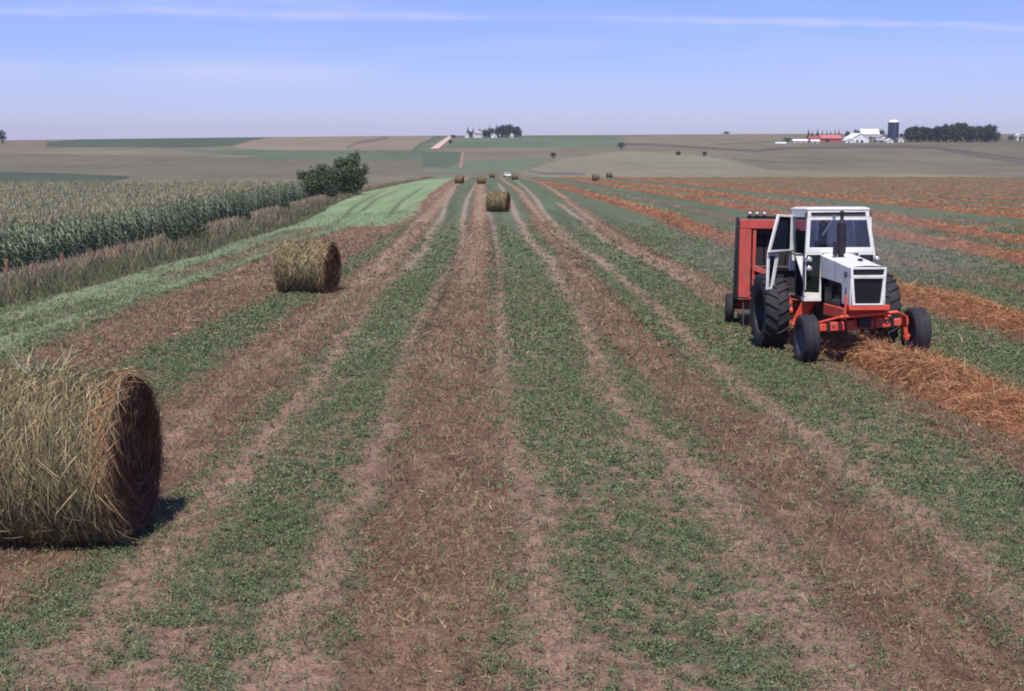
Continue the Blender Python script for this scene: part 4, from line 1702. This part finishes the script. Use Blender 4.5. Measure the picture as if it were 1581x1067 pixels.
def rear_wheel(parent, x, y, z, r=.82, w=.54):
    rim = r * .57
    e = empty('rear_wheel', (x, y, z))
    e.parent = parent
    m = MB()
    R = r - .034
    m.lathe(tyre_profile(R, w, rim), (0, 0, 0), 'x', 48)
    h = w / 2
    nl = 21
    for i in range(nl):                     # chevron lugs, left and right half staggered
        for s in (-1, 1):
            a0 = 2 * math.pi * (i + (.5 if s > 0 else 0)) / nl
            da = .20
            th = .048
            b, t = [], []
            for u, aa in ((.02, 0.0), (.55, .5), (.98, 1.0)):
                a = a0 - da * aa
                for dd_ in (-th, th):
                    rr = R * (1.0 if u < .9 else .965)
                    b.append((s * h * u, (rr - .03) * math.cos(a + dd_), (rr - .03) * math.sin(a + dd_)))
                    t.append((s * h * u, (r if u < .9 else r * .968) * math.cos(a + dd_ * .75), (r if u < .9 else r * .968) * math.sin(a + dd_ * .75)))
            order = [0, 2, 4, 5, 3, 1]
            m.hexa([b[k] for k in order], [t[k] for k in order])
    m.build('tyre', M_tyre, e, smooth=30)
    k = MB()
    for s in (-1, 1):
        k.lathe([(rim, s * h * .72), (rim * .97, s * h * .5), (rim * .88, s * h * .12), (rim * .4, s * h * .02), (rim * .36, s * h * .3), (.02, s * h * .34)], (0, 0, 0), 'x', 36)
    k.build('rim', M_blk, e)
    return e


def build_tractor():
    X0, Y0 = 7.43, 25.0
    root = empty('tractor', (X0, Y0, float(gz(X0, Y0))), math.radians(1.6), slope_rx(X0, Y0 + 1.3))
    tag(root, 'white and orange-red tractor with enclosed cab, its door swung open, driving over a hay windrow', 'tractor')
    hx = -.07                               # hood centre
    # wheels
    front_wheel(root, -1.10, 0, .47)
    front_wheel(root, 1.10, 0, .59)
    rear_wheel(root, -1.20, 2.60, .82)
    rear_wheel(root, 1.20, 2.60, .82)
    # front axle
    a = MB()
    a.box(-.28, .28, -.09, .09, .64, .84)
    a.box(-.62, -.30, -.075, .075, .65, .82)
    a.box(.30, .62, -.075, .075, .65, .82)
    a.box(-.98, -.66, -.065, .065, .66, .80)
    a.box(.66, .98, -.065, .065, .66, .80)
    a.prism([(-.13, .84), (.13, .84), (.04, .93), (-.04, .93)], 'y', -.07, .07)
    tilt = -math.atan2(.14, 2.18)
    tz = .01

    def tilted(o):                          # the axle swings on its pivot over the hay
        o.rotation_euler.y = tilt
        o.location.z = tz
    tilted(a.build('front_axle', M_tr, root, .012))
    c = MB()
    for s in (-.64, .64):
        c.box(s - .035, s + .035, -.095, .095, .63, .845)
    for s in (-.29, .29):
        c.box(s - .012, s + .012, -.085, .085, .645, .83)
    tilted(c.build('axle_clamp', M_blk, root, .006))
    for s in (-1, 1):
        k = MB()
        k.hexa([(s * .90, -.06, .36), (s * .98, -.06, .36), (s * .98, .06, .36), (s * .90, .06, .36)], [(s * .84, -.07, .86), (s * .93, -.07, .86), (s * .93, .07, .86), (s * .84, .07, .86)])
        k.tube((s * .88, 0, .43), (s * 1.04, 0, .43), .05)
        k.box(s * .88 - .05, s * .88 + .05, -.18, .02, .80, .86)
        tilted(k.build('steering_knuckle', M_tr, root, .01))
    t = MB()
    t.tube((-.52, -.44, .955), (.62, -.44, .975), .036)
    t.tube((-.88, -.16, .84), (-.52, -.43, .955), .026)
    t.tube((.62, -.43, .975), (.88, -.16, .85), .032)
    t.tube((.22, -.14, .86), (.60, -.14, .88), .022)
    tilted(t.build('tie_rod', M_tr, root))
    # front frame below the grille
    f = MB()
    f.box(hx - .36, hx + .44, -.56, -.42, 1.07, 1.17)
    f.hexa([(hx - .30, -.34, .94), (hx + .36, -.34, .94), (hx + .36, -.24, .94), (hx - .30, -.24, .94)], [(hx - .34, -.46, 1.07), (hx + .40, -.46, 1.07), (hx + .40, -.24, 1.07), (hx - .34, -.24, 1.07)])
    f.box(hx - .44, hx - .38, -.46, .9, .88, 1.10)
    f.box(hx + .38, hx + .44, -.46, .9, .88, 1.10)
    f.box(hx - .43, hx - .39, -.50, -.44, .92, 1.36)
    f.build('front_frame', M_tr, root, .01)
    # hood
    hw_ = .335
    h = MB()
    n0, n1 = -.50, 1.42
    zf, zr = 1.92, 2.10
    # top plate, crowned
    xs = [-hw_, -hw_ * .8, 0, hw_ * .8, hw_]
    zo = [-.035, 0, .018, 0, -.035]
    b_, t_ = [], []
    for x, z in zip(xs, zo):
        b_.append((hx + x, n0 - .05, zf + z))
    for x, z in zip(xs, zo):
        t_.append((hx + x * 1.06, n1, zr + z))
    fs = [(i, i + 1, 5 + i + 1, 5 + i) for i in range(4)]
    h.add(b_ + t_, fs)
    lo = [(p[0], p[1], p[2] - .03) for p in b_ + t_]
    h.add(lo, fs)
    # side cheeks: high behind, deep at the front
    for s in (-1, 1):
        pts = [(n0 - .05, zf - .03), (n1, zr - .03), (n1, 1.62), (.05, 1.56), (-.02, 1.50), (-.02, 1.17), (n0 - .05, 1.17)]
        xi = hx + s * hw_
        h.hexa([(xi - .012 + (.02 * s if y > 1 else 0), y, z) for y, z in pts], [(xi + .012 + (.02 * s if y > 1 else 0), y, z) for y, z in pts])
    h.build('hood', M_tw, root, .008)
    g = MB()
    yo, yi = n0 - .075, n0 - .02
    outer = [(hx - hw_, 1.16), (hx + hw_, 1.16), (hx + hw_ + .02, 1.905), (hx - hw_ - .02, 1.905)]
    # nose: upper slot and main opening framed in white
    g.ring([(hx - hw_ - .012, 1.705), (hx + hw_ + .012, 1.705), (hx + hw_ + .02, 1.905), (hx - hw_ - .02, 1.905)], [(hx - hw_ + .035, 1.752), (hx + hw_ - .035, 1.752), (hx + hw_ - .03, 1.868), (hx - hw_ + .03, 1.868)], 'y', yo, yi)
    g.ring([(hx - hw_ + .03, 1.17), (hx + hw_ - .03, 1.17), (hx + hw_ + .012, 1.702), (hx - hw_ - .012, 1.702)], [(hx - hw_ + .085, 1.20), (hx + hw_ - .085, 1.20), (hx + hw_ - .045, 1.69), (hx - hw_ + .045, 1.69)], 'y', yo + .004, yi)
    g.build('nose_frame', M_tw, root, .006)
    gr = MB()
    gr.box(hx - hw_ + .03, hx + hw_ - .03, n0 - .012, n0 + .02, 1.19, 1.70)
    for i in range(15):
        z = 1.22 + .031 * i
        gr.box(hx - hw_ + .06, hx + hw_ - .06, n0 - .022, n0 - .013, z, z + .012)
    gr.build('grille', M_blk, root)
    gs = MB().box(hx - hw_ + .02, hx + hw_ - .02, n0 - .015, n0 + .02, 1.745, 1.875)
    for i in range(4):
        x = hx - .21 + .14 * i
        gs.lathe([(.02, -.03), (.045, -.028), (.05, -.012), (.05, .0)], (x, n0 - .01, 1.81), 'y', 16)
    gs.build('light_bar', mat('dark_green_glass', (.02, .028, .022), .25, spec=.6), root)
    # small marks on the cheek
    d_ = MB()
    xi = hx - hw_ - .016
    for (y0, z0, y1, z1) in ((-.36, 1.80, -.28, 1.80), (-.36, 1.80, -.30, 1.70), (-.24, 1.80, -.24, 1.70), (-.24, 1.70, -.19, 1.70), (-.24, 1.80, -.19, 1.80), (-.19, 1.80, -.19, 1.70)):
        d_.tube((xi, y0, z0), (xi, y1, z1), .008, n=6)
    d_.build('number_decal', M_blk, root)
    v = MB()
    for k in range(3):
        v.box(hx - hw_ - .018, hx - hw_ - .006, -.34 + .05 * k, -.31 + .05 * k, 1.34, 1.50)
    v.build('side_vent', mat('vent_grey', (.20, .20, .24), .5), root)
    # engine and chassis
    e = MB()
    e.box(hx - .22, hx + .22, .0, 1.35, .85, 1.58)
    e.box(hx - .30, hx - .20, .25, .60, .95, 1.30)
    e.box(hx - .33, hx - .20, .75, 1.2, 1.0, 1.45)
    e.tube((hx - .30, .15, 1.15), (hx - .30, .55, 1.15), .09)
    e.tube((hx - .28, .7, 1.5), (hx - .28, 1.2, 1.35), .035)
    e.tube((hx, -.42, 1.45), (hx, -.36, 1.45), .24, n=20)
    e.box(-.30, .30, 1.2, 2.9, .62, 1.18)
    e.box(-.12, .12, -.25, .3, .70, 1.0)
    e.build('engine', M_eng, root, .01)
    ra = MB()
    ra.tube((-1.05, 2.6, .82), (1.05, 2.6, .82), .10, n=16)
    ra.box(-.34, .34, 2.35, 2.95, .55, 1.20)
    ra.box(-.62, -.36, 1.95, 2.20, 1.10, 1.24)
    ra.box(-.58, -.46, 1.85, 1.98, 1.16, 1.52)
    ra.box(-.46, -.34, 1.80, 1.92, 1.00, 1.34)
    ra.tube((-.56, 1.9, .98), (-.42, 1.9, 1.16), .05)
    ra.build('rear_axle', M_tr, root, .012)
    # exhaust
    x = MB()
    ex, ey = hx - .13, .80
    x.lathe([(.03, 2.02), (.055, 2.04), (.055, 2.10), (.088, 2.14), (.092, 2.20), (.092, 2.68), (.085, 2.74), (.045, 2.78), (.036, 2.80), (.036, 2.90)], (ex, ey, 0), 'z', 22)
    x.lathe([(.036, 2.90), (.052, 2.91), (.052, 2.97), (.02, 2.99)], (ex, ey, 0), 'z', 16)
    x.box(ex - .16, ex - .09, ey - .04, ey + .04, 2.08, 2.36)
    x.build('exhaust_stack', mat('sooty_steel', (.035, .03, .038), .5, .3, noise=.3, nscale=9), root)
    cp = MB().lathe([(.055, 2.06), (.05, 2.10), (.02, 2.11)], (hx + .06, .15, -.06), 'z', 14)
    cp.build('radiator_cap', M_blk, root)
    # ---- cab
    yc, yr = 1.45, 2.62
    fr = MB()

    def fx(z):                              # half width of the cab at height z
        return .705 - (z - 2.1) * .105
    # windscreen surround
    fr.ring([(-fx(2.12) - .0, 2.12), (fx(2.12), 2.12), (fx(2.86), 2.86), (-fx(2.86), 2.86)], [(-fx(2.25) + .07, 2.23), (fx(2.25) - .07, 2.23), (fx(2.8) - .07, 2.80), (-fx(2.8) + .07, 2.80)], 'y', yc - .03, yc + .05)
    fr.ring([(-fx(2.86), 2.862), (fx(2.86), 2.862), (fx(3.0), 3.0), (-fx(3.0), 3.0)], [(-fx(2.9) + .07, 2.872), (fx(2.9) - .07, 2.872), (fx(2.96) - .07, 2.965), (-fx(2.96) + .07, 2.955)], 'y', yc - .035, yc + .05)
    # lower front panels beside the hood
    for s in (-1, 1):
        o_ = [(s * .72, 1.19), (s * .37, 1.19), (s * .37, 2.117), (s * fx(2.12), 2.117)]
        i_ = [(s * .685, 1.30), (s * .405, 1.28), (s * .39, 2.075), (s * .670, 2.075)]
        if s < 0:
            o_, i_ = o_[::-1], i_[::-1]
        fr.ring(o_, i_, 'y', yc - .03, yc + .04)
    fr.box(-.37, .37, yc - .02, yc + .03, 2.10, 2.117)
    fr.box(-.72, -.37, yc - .05, yc + .16, 1.11, 1.187)
    fr.box(.37, .72, yc - .05, yc + .16, 1.11, 1.187)
    # rear wall frame and pillars
    fr.ring([(-.72, 1.7), (.72, 1.7), (fx(2.95), 2.95), (-fx(2.95), 2.95)], [(-.62, 1.85), (.62, 1.85), (fx(2.95) - .08, 2.84), (-fx(2.95) + .08, 2.84)], 'y', yr - .03, yr + .04)
    # sill rails along the roof and floor
    for s in (-1, 1):
        fr.hexa([(s * fx(2.86) - .03, yc + .05, 2.86), (s * fx(2.86) + .03, yc + .05, 2.86), (s * fx(2.86) + .03, yr - .03, 2.86), (s * fx(2.86) - .03, yr - .03, 2.86)],
                [(s * fx(2.98) - .03, yc + .05, 2.98), (s * fx(2.98) + .03, yc + .05, 2.98), (s * fx(2.98) + .03, yr - .03, 2.98), (s * fx(2.98) - .03, yr - .03, 2.98)])
    fr.build('cab_frame', M_tw, root, .01)
    rf = MB()
    rt = [(-.635, yc - .05), (.635, yc - .05), (.635, yr + .12), (-.635, yr + .12)]
    rf.hexa([(x_ * 1.0, y_, 3.002) for x_, y_ in rt], [(x_ * .99, y_, 3.045) for x_, y_ in rt])
    rf.hexa([(x_ * .985, (y_ - 2.1) * .985 + 2.1, 3.046) for x_, y_ in rt], [(x_ * .86, (y_ - 2.1) * .86 + 2.1, 3.075) for x_, y_ in rt])
    rf.build('cab_roof', M_tw, root, .015)
    sk = MB()
    sk.box(-.66, .66, yc - .005, yc + .02, 2.88, 2.96)
    sk.build('visor_slot', mat('visor_dark', (.055, .06, .06), .4), root)
    ws = MB().prism([(-.66, 2.2), (.66, 2.2), (.60, 2.82), (-.60, 2.82)], 'y', yc + .008, yc + .014)
    ws.build('windscreen', M_glass, root, smooth=0)
    for s in (-1, 1):
        MB().box(min(s * .69, s * .385), max(s * .69, s * .385), yc + .002, yc + .008, 1.26, 2.09).build('lower_pane', mat('dark_pane', (.012, .016, .014), .08, spec=.6) if 'dark_pane' not in bpy.data.materials else bpy.data.materials['dark_pane'], root, smooth=0)
    MB().box(-.64, .64, yr, yr + .006, 1.82, 2.87).build('rear_window', M_glass, root, smooth=0)
    # closed far door
    dr = MB()
    dr.ring([(yc + .06, 1.25), (yr - .05, 1.25), (yr - .05, 2.85), (yc + .06, 2.85)], [(yc + .13, 1.40), (yr - .12, 1.40), (yr - .12, 2.76), (yc + .13, 2.76)], 'x', .655, .69)
    d1 = dr.build('closed_door', M_tw, root, .008)
    MB().box(.668, .674, yc + .12, yr - .11, 1.38, 2.78).build('pane', M_glass, d1, smooth=0)
    # open near door, hinged on the rear pillar and swung straight out
    od = empty('open_door', (-.64, 2.50, 0), math.radians(40))
    od.parent = root
    q = MB()
    up_o = [(0.0, 2.10), (.0, 2.90), (-.55, 2.92), (-.88, 2.10)]
    up_i = [(-.08, 2.16), (-.07, 2.85), (-.49, 2.87), (-.785, 2.16)]
    q.ring(up_o, up_i, 'y', -.02, .02)
    lo_o = [(-.48, 2.095), (-.88, 2.095), (-.90, 1.32), (-.68, 1.32)]
    lo_i = [(-.60, 2.04), (-.82, 2.04), (-.835, 1.37), (-.765, 1.37)]
    q.ring(lo_o, lo_i, 'y', -.02, .02)
    q.build('door_frame', M_tw, od, .006)
    MB().prism(up_i, 'y', -.004, .004).build('pane', M_glass, od, smooth=0)
    MB().prism(lo_i, 'y', -.004, .004).build('lower_pane', M_glass, od, smooth=0)
    hd = MB()
    hd.tube((-.92, -.05, 2.10), (-.02, -.05, 2.13), .022, n=8)
    hd.box(-.30, -.12, -.05, -.02, 2.06, 2.11)
    hd.build('handle', M_steel, od)
    # white wedge panel at the rear foot of the doorway
    wp = MB()
    wp.hexa([(-.55, 1.74, 1.19), (-.515, 1.74, 1.19), (-.515, 1.78, 1.19), (-.55, 1.78, 1.19)], [(-.76, 1.96, 2.05), (-.585, 1.96, 2.05), (-.585, 2.0, 2.05), (-.76, 2.0, 2.05)])
    wp.build('doorway_panel', M_tw, root, .008)
    sh = MB()
    sh.box(-.78, -.56, 1.94, 2.48, 2.056, 2.09)
    sh.build('fender_rail', M_steel, root, .006)
    fl = MB()
    fl.box(-.68, .68, yc + .05, yr, 1.10, 1.17)
    fl.prism([(1.9, 1.17), (2.62, 1.17), (2.62, 1.70), (2.1, 1.70)], 'x', -.50, -.47)
    fl.prism([(1.9, 1.17), (2.62, 1.17), (2.62, 1.70), (2.1, 1.70)], 'x', .47, .50)
    fl.box(-.37, .37, yc + .04, yc + .10, 1.17, 2.09)
    fl.build('cab_floor', M_blk, root, .008)
    bp_ = MB()  # black panels added so the inside of the cab looks dark
    bp_.box(-.60, -.22, yr - .16, yr - .06, 1.17, 2.56)
    bp_.box(-.22, .60, yr - .14, yr - .06, 1.17, 1.95)
    bp_.build('dark_backing', M_blk, root, .01)
    st = MB()
    st.box(-.22, .28, 2.02, 2.45, 1.55, 1.68)
    st.hexa([(-.22, 2.42, 1.66), (.28, 2.42, 1.66), (.28, 2.54, 1.66), (-.22, 2.54, 1.66)], [(-.18, 2.50, 2.25), (.24, 2.50, 2.25), (.24, 2.58, 2.25), (-.18, 2.58, 2.25)])
    st.box(-.06, .12, 2.12, 2.36, 1.17, 1.55)
    st.build('seat', M_seat, root, .03)
    sw = MB()
    n_ = 22
    c_ = Vector((.03, 1.80, 2.06))
    pts = [c_ + Vector((.20 * math.cos(2 * math.pi * i / n_), .17 * math.sin(2 * math.pi * i / n_), .10 * math.sin(2 * math.pi * i / n_))) for i in range(n_ + 1)]
    sw.path(pts, .014, 6)
    sw.tube((.03, 1.55, 1.60), c_, .025)
    sw.tube(pts[0], pts[11], .010, n=6)
    sw.build('steering_wheel', M_blk, root)
    # step: red plank running down from the cab foot
    sp = MB()
    sp.hexa([(-.98, 1.62, .62), (-.70, 1.62, .62), (-.70, 1.68, .62), (-.98, 1.68, .62)], [(-.76, 1.56, 1.105), (-.50, 1.56, 1.105), (-.50, 1.62, 1.105), (-.76, 1.62, 1.105)])
    sp.box(-.99, -.69, 1.50, 1.70, .60, .635)
    sp.build('step', M_tr, root, .008)
    # lamps
    for (lx, ly, lz) in ((-.67, yc - .10, 1.985), (-.67, yc - .10, 1.80), (.76, yc - .10, 1.99)):
        l = MB().lathe([(.01, .06), (.045, .055), (.058, .0), (.06, -.03)], (lx, ly, lz), 'y', 18)
        l.tube((lx, ly + .05, lz), (lx - .02 if lx < 0 else lx - .08, ly + .11, lz), .014, n=6)
        lo_ = l.build('lamp', M_blk, root)
        MB().lathe([(.054, -.028), (.04, -.040), (.002, -.045)], (lx, ly, lz), 'y', 18).build('lens', M_chrome, lo_)
    m2 = MB().box(.70, .80, yc - .02, yc + .02, 1.86, 1.90)
    m2.build('lamp_bracket', M_blk, root)
    wi = MB().tube((-.18, yc - .05, 2.86), (-.42, yc - .045, 2.48), .010, n=6)
    wi.box(-.21, -.15, yc - .06, yc - .035, 2.84, 2.90)
    wi.build('wiper', M_steel, root)
    db = MB().box(-.05, .05, 2.9, 4.0, .42, .50)
    db.build('drawbar', M_tr, root, .01)
    ho = MB()
    ho.path([(-.30, .10, 1.00), (-.36, -.05, .96), (-.52, -.10, .90), (-.62, -.07, .86)], .016, 6)
    ho.path([(.20, .10, 1.00), (.30, -.08, .94), (.48, -.12, .90), (.60, -.08, .86)], .016, 6)
    ho.path([(-.34, 1.30, 1.50), (-.40, 1.0, 1.30), (-.36, .5, 1.05), (-.30, .2, 1.0)], .018, 6)
    ho.build('hydraulic_hose', M_blk, root)
    bo = MB()
    for bx in (-.54, -.42, -.20, 0, .20, .42, .54):
        bo.tube((bx, -.10, .76), (bx, -.082, .76), .022, n=6)
    tilted(bo.build('axle_bolt', M_steel, root))
    gh = MB()
    gh.path([(-.76, 1.36, 1.30), (-.80, 1.32, 1.36), (-.80, 1.32, 1.96), (-.76, 1.36, 2.02)], .013, 6)
    gh.build('grab_rail', M_blk, root)
    se = MB()
    for yy_ in (.42, .98):
        se.box(hx - hw_ - .028, hx - hw_ - .016, yy_, yy_ + .008, 1.62, 2.0)
    se.box(hx - hw_ - .016, hx - hw_ - .010, -.50, .9, 1.735, 1.742)
    se.build('panel_seam', mat('seam_grey', (.10, .10, .11), .6), root)  # dark grey joint lines on the hood side
    # the cab sits a little to one side and flares towards its foot
    for o in list(root.children):
        n_ = o.name.split('.')[0]
        if n_ in ('cab_frame', 'cab_roof', 'visor_slot', 'windscreen', 'lower_pane', 'rear_window', 'closed_door', 'doorway_panel', 'fender_rail', 'cab_floor', 'dark_backing'):
            stack = [o] + list(o.children)
            for q_ in stack:
                for v_ in q_.data.vertices:
                    z = v_.co.z
                    v_.co.x = v_.co.x * 1.05 - .09 + .065 * min(1, max(0, (3.0 - z) / .85))
        elif n_ == 'open_door':
            o.location.x = -.64 * 1.05 - .085
        elif n_ in ('lamp', 'lamp_bracket'):
            o.location.x += -.03
    return root


build_tractor()


def build_baler():
    X0, Y0 = 7.26, 32.3
    root = empty('round_baler', (X0, Y0, float(gz(X0, Y0))), math.radians(-9.5), slope_rx(X0, Y0))
    tag(root, 'red round baler with black sides hitched behind the white tractor', 'baler')
    hw_ = .92
    f = MB()
    y0 = -.95
    # front portal
    f.box(-hw_ + .035, -hw_ + .32, y0, y0 + .10, .75, 2.45)
    f.box(hw_ - .36, hw_ - .035, y0, y0 + .10, .75, 2.45)
    f.box(-hw_ + .035, hw_ - .035, y0 - .01, y0 + .16, 2.46, 2.68)
    f.box(-hw_ + .36, -hw_ + .44, y0 + .02, y0 + .12, 1.0, 2.452)
    f.hexa([(-hw_ + .40, y0 - .04, 1.42), (-hw_ + .75, y0 - .04, 1.30), (-hw_ + .75, y0, 1.30), (-hw_ + .40, y0, 1.42)], [(-hw_ + .40, y0 - .04, 1.56), (-hw_ + .75, y0 - .04, 1.44), (-hw_ + .75, y0, 1.44), (-hw_ + .40, y0, 1.56)])
    f.box(-hw_ + .2, hw_ - .2, y0 + .02, y0 + .12, .70, .84)
    f.build('front_frame', M_br, root, .012)
    tg = MB()
    tg.hexa([(-.45, y0, .58), (-.30, y0, .58), (-.30, y0 + .1, .58), (-.45, y0 + .1, .58)], [(-.45, y0, .72), (-.30, y0, .72), (-.30, y0 + .1, .72), (-.45, y0 + .1, .72)])
    tg.tube((-.38, y0, .64), (.05, -3.2, .50), .07, n=10)
    tg.tube((.38, y0, .64), (.05, -3.2, .50), .07, n=10)
    tg.build('tongue', M_br, root)
    prof = [(y0 + .02, .72), (y0 + .02, 2.52), (y0 + .35, 2.70), (.35, 2.72), (.95, 2.35), (1.15, 1.7), (1.0, .95), (.55, .60), (-.3, .55)]
    for s in (-1, 1):
        MB().prism(prof, 'x', s * hw_ - .03, s * hw_ + .03).build('side_panel', M_blk, root, .01)
    gd = MB()
    gd.hexa([(-hw_ - .07, y0 + .2, .70), (-hw_ - .035, y0 + .2, .70), (-hw_ - .035, .3, .70), (-hw_ - .07, .3, .70)], [(-hw_ - .055, y0 + .3, 1.9), (-hw_ - .035, y0 + .3, 1.9), (-hw_ - .035, .2, 1.9), (-hw_ - .055, .2, 1.9)])
    gd.build('drive_shield', M_blk, root, .01)
    bl = MB()
    for i in range(6):
        x = -.78 + .262 * i
        pr = [(y0 + .22, .8), (y0 + .30, 2.40), (-.2, 2.62), (.4, 2.60), (.88, 2.25), (1.06, 1.65), (.92, 1.0), (.5, .68)]
        inn = [(p_[0] * .96 + .01, (p_[1] - 1.6) * .97 + 1.6) for p_ in pr]
        for k in range(len(pr) - 1):
            q4 = [pr[k], pr[k + 1], inn[k + 1], inn[k]]
            bl.prism(q4, 'x', x, x + .235)
    bl.build('belts', M_belt, root)
    for (y, z, r) in ((y0 + .22, .80, .09), (y0 + .26, 2.38, .08), (-.2, 2.58, .07), (.85, 2.2, .07), (.5, .72, .09), (y0 + .15, 1.5, .05)):
        MB().tube((-hw_ + .04, y, z), (hw_ - .04, y, z), r, n=14).build('roller', M_eng, root)
    tl = MB()
    tl.box(-hw_ + .20, hw_ - .20, y0 + .0, y0 + .06, 2.70, 2.78)
    tl.build('lamp_bar', M_blk, root, .006)
    for i in range(3):
        x = -hw_ + .27 + .175 * i
        l = MB().lathe([(.01, .05), (.05, .045), (.062, .0), (.062, -.05)], (x, y0 + .02, 2.845), 'y', 16)
        lo_ = l.build('lamp', M_blk, root)
        MB().lathe([(.046, -.030), (.03, -.040), (.002, -.044)], (x, y0 + .02, 2.845), 'y', 16).build('lens', mat('pink_lens', (.85, .62, .62), .15) if 'pink_lens' not in bpy.data.materials else bpy.data.materials['pink_lens'], lo_)
    pk = MB()
    pk.tube((-.72, y0 - .15, .36), (.72, y0 - .15, .36), .12, n=14)
    for i in range(16):
        x = -.70 + .093 * i
        for a in (0.3, 1.9, 3.5, 5.1):
            pk.tube((x, y0 - .15, .36), (x, y0 - .15 + .24 * math.cos(a + i * .4), .36 + .24 * math.sin(a + i * .4)), .006, n=5)
    for s in (-1, 1):
        pk.prism([(y0 - .40, .12), (y0 + .15, .12), (y0 + .2, .62), (y0 - .25, .62)], 'x', s * .76 - .015, s * .76 + .015)
    pk.build('pickup_reel', M_eng, root)
    ax = MB().tube((-.98, .15, .40), (.98, .15, .40), .05)
    ax.box(-.95, .95, .05, .25, .45, .60)
    ax.build('axle', M_br, root)
    for s in (-1, 1):
        w = front_wheel(root, s * 1.06, .15, .38, .38, .22)
        w.name = 'wheel'
    return root


build_baler()

# ---------------------------------------------------------------- air
def build_haze():
    m = bpy.data.materials.new('summer_haze')
    m.use_nodes = True
    nt = m.node_tree
    nt.nodes.clear()
    out = nt.nodes.new('ShaderNodeOutputMaterial')
    v = nt.nodes.new('ShaderNodeVolumePrincipled')
    v.inputs['Color'].default_value = (.82, .82, .98, 1)
    v.inputs['Density'].default_value = 0.00012
    v.inputs['Anisotropy'].default_value = 0.2
    nt.links.new(v.outputs[0], out.inputs['Volume'])
    o = MB().box(-4200, 4200, -30, 2450, -60, 24).build('haze', m, smooth=0)
    tag(o, 'thin lavender summer haze over the fields', 'haze', kind='stuff')


build_haze()


def build_dust():
    """dust hanging behind the baler, drifting off over the rows"""
    m = bpy.data.materials.new('field_dust')
    m.use_nodes = True
    nt = m.node_tree
    nt.nodes.clear()
    L = nt.links.new
    out = nt.nodes.new('ShaderNodeOutputMaterial')
    v = nt.nodes.new('ShaderNodeVolumePrincipled')
    v.inputs['Color'].default_value = (.66, .58, .52, 1)
    v.inputs['Anisotropy'].default_value = 0.1
    tc = nt.nodes.new('ShaderNodeTexCoord')
    ln = nt.nodes.new('ShaderNodeVectorMath')
    ln.operation = 'LENGTH'
    L(tc.outputs['Object'], ln.inputs[0])
    fall = nt.nodes.new('ShaderNodeMapRange')
    fall.interpolation_type = 'SMOOTHSTEP'
    fall.inputs[1].default_value = 1.0
    fall.inputs[2].default_value = 0.1
    L(ln.outputs['Value'], fall.inputs[0])
    nz = nt.nodes.new('ShaderNodeTexNoise')
    nz.inputs['Scale'].default_value = 2.4
    nz.inputs['Detail'].default_value = 2
    L(tc.outputs['Object'], nz.inputs['Vector'])
    mr = nt.nodes.new('ShaderNodeMapRange')
    mr.inputs[1].default_value = .35
    mr.inputs[2].default_value = .75
    mr.inputs[3].default_value = .25
    L(nz.outputs[0], mr.inputs[0])
    a = nt.nodes.new('ShaderNodeMath')
    a.operation = 'MULTIPLY'
    L(fall.outputs[0], a.inputs[0])
    L(mr.outputs[0], a.inputs[1])
    b = nt.nodes.new('ShaderNodeMath')
    b.operation = 'MULTIPLY'
    b.inputs[1].default_value = 0.050
    L(a.outputs[0], b.inputs[0])
    L(b.outputs[0], v.inputs['Density'])
    L(v.outputs[0], out.inputs['Volume'])
    k = MB()
    k.lathe([(math.sin(t), -math.cos(t)) for t in np.linspace(.02, math.pi - .02, 12)], n=24)
    o = k.build('dust', m)
    X, d = 13.5, 50.0
    o.location = (X, d, float(gz(X, d)) + .6)
    o.scale = (8.0, 17.0, 3.0)
    o.rotation_euler.z = math.radians(-16)
    tag(o, 'thin grey dust drifting behind the baler over the hay rows', 'dust', kind='stuff')


build_dust()
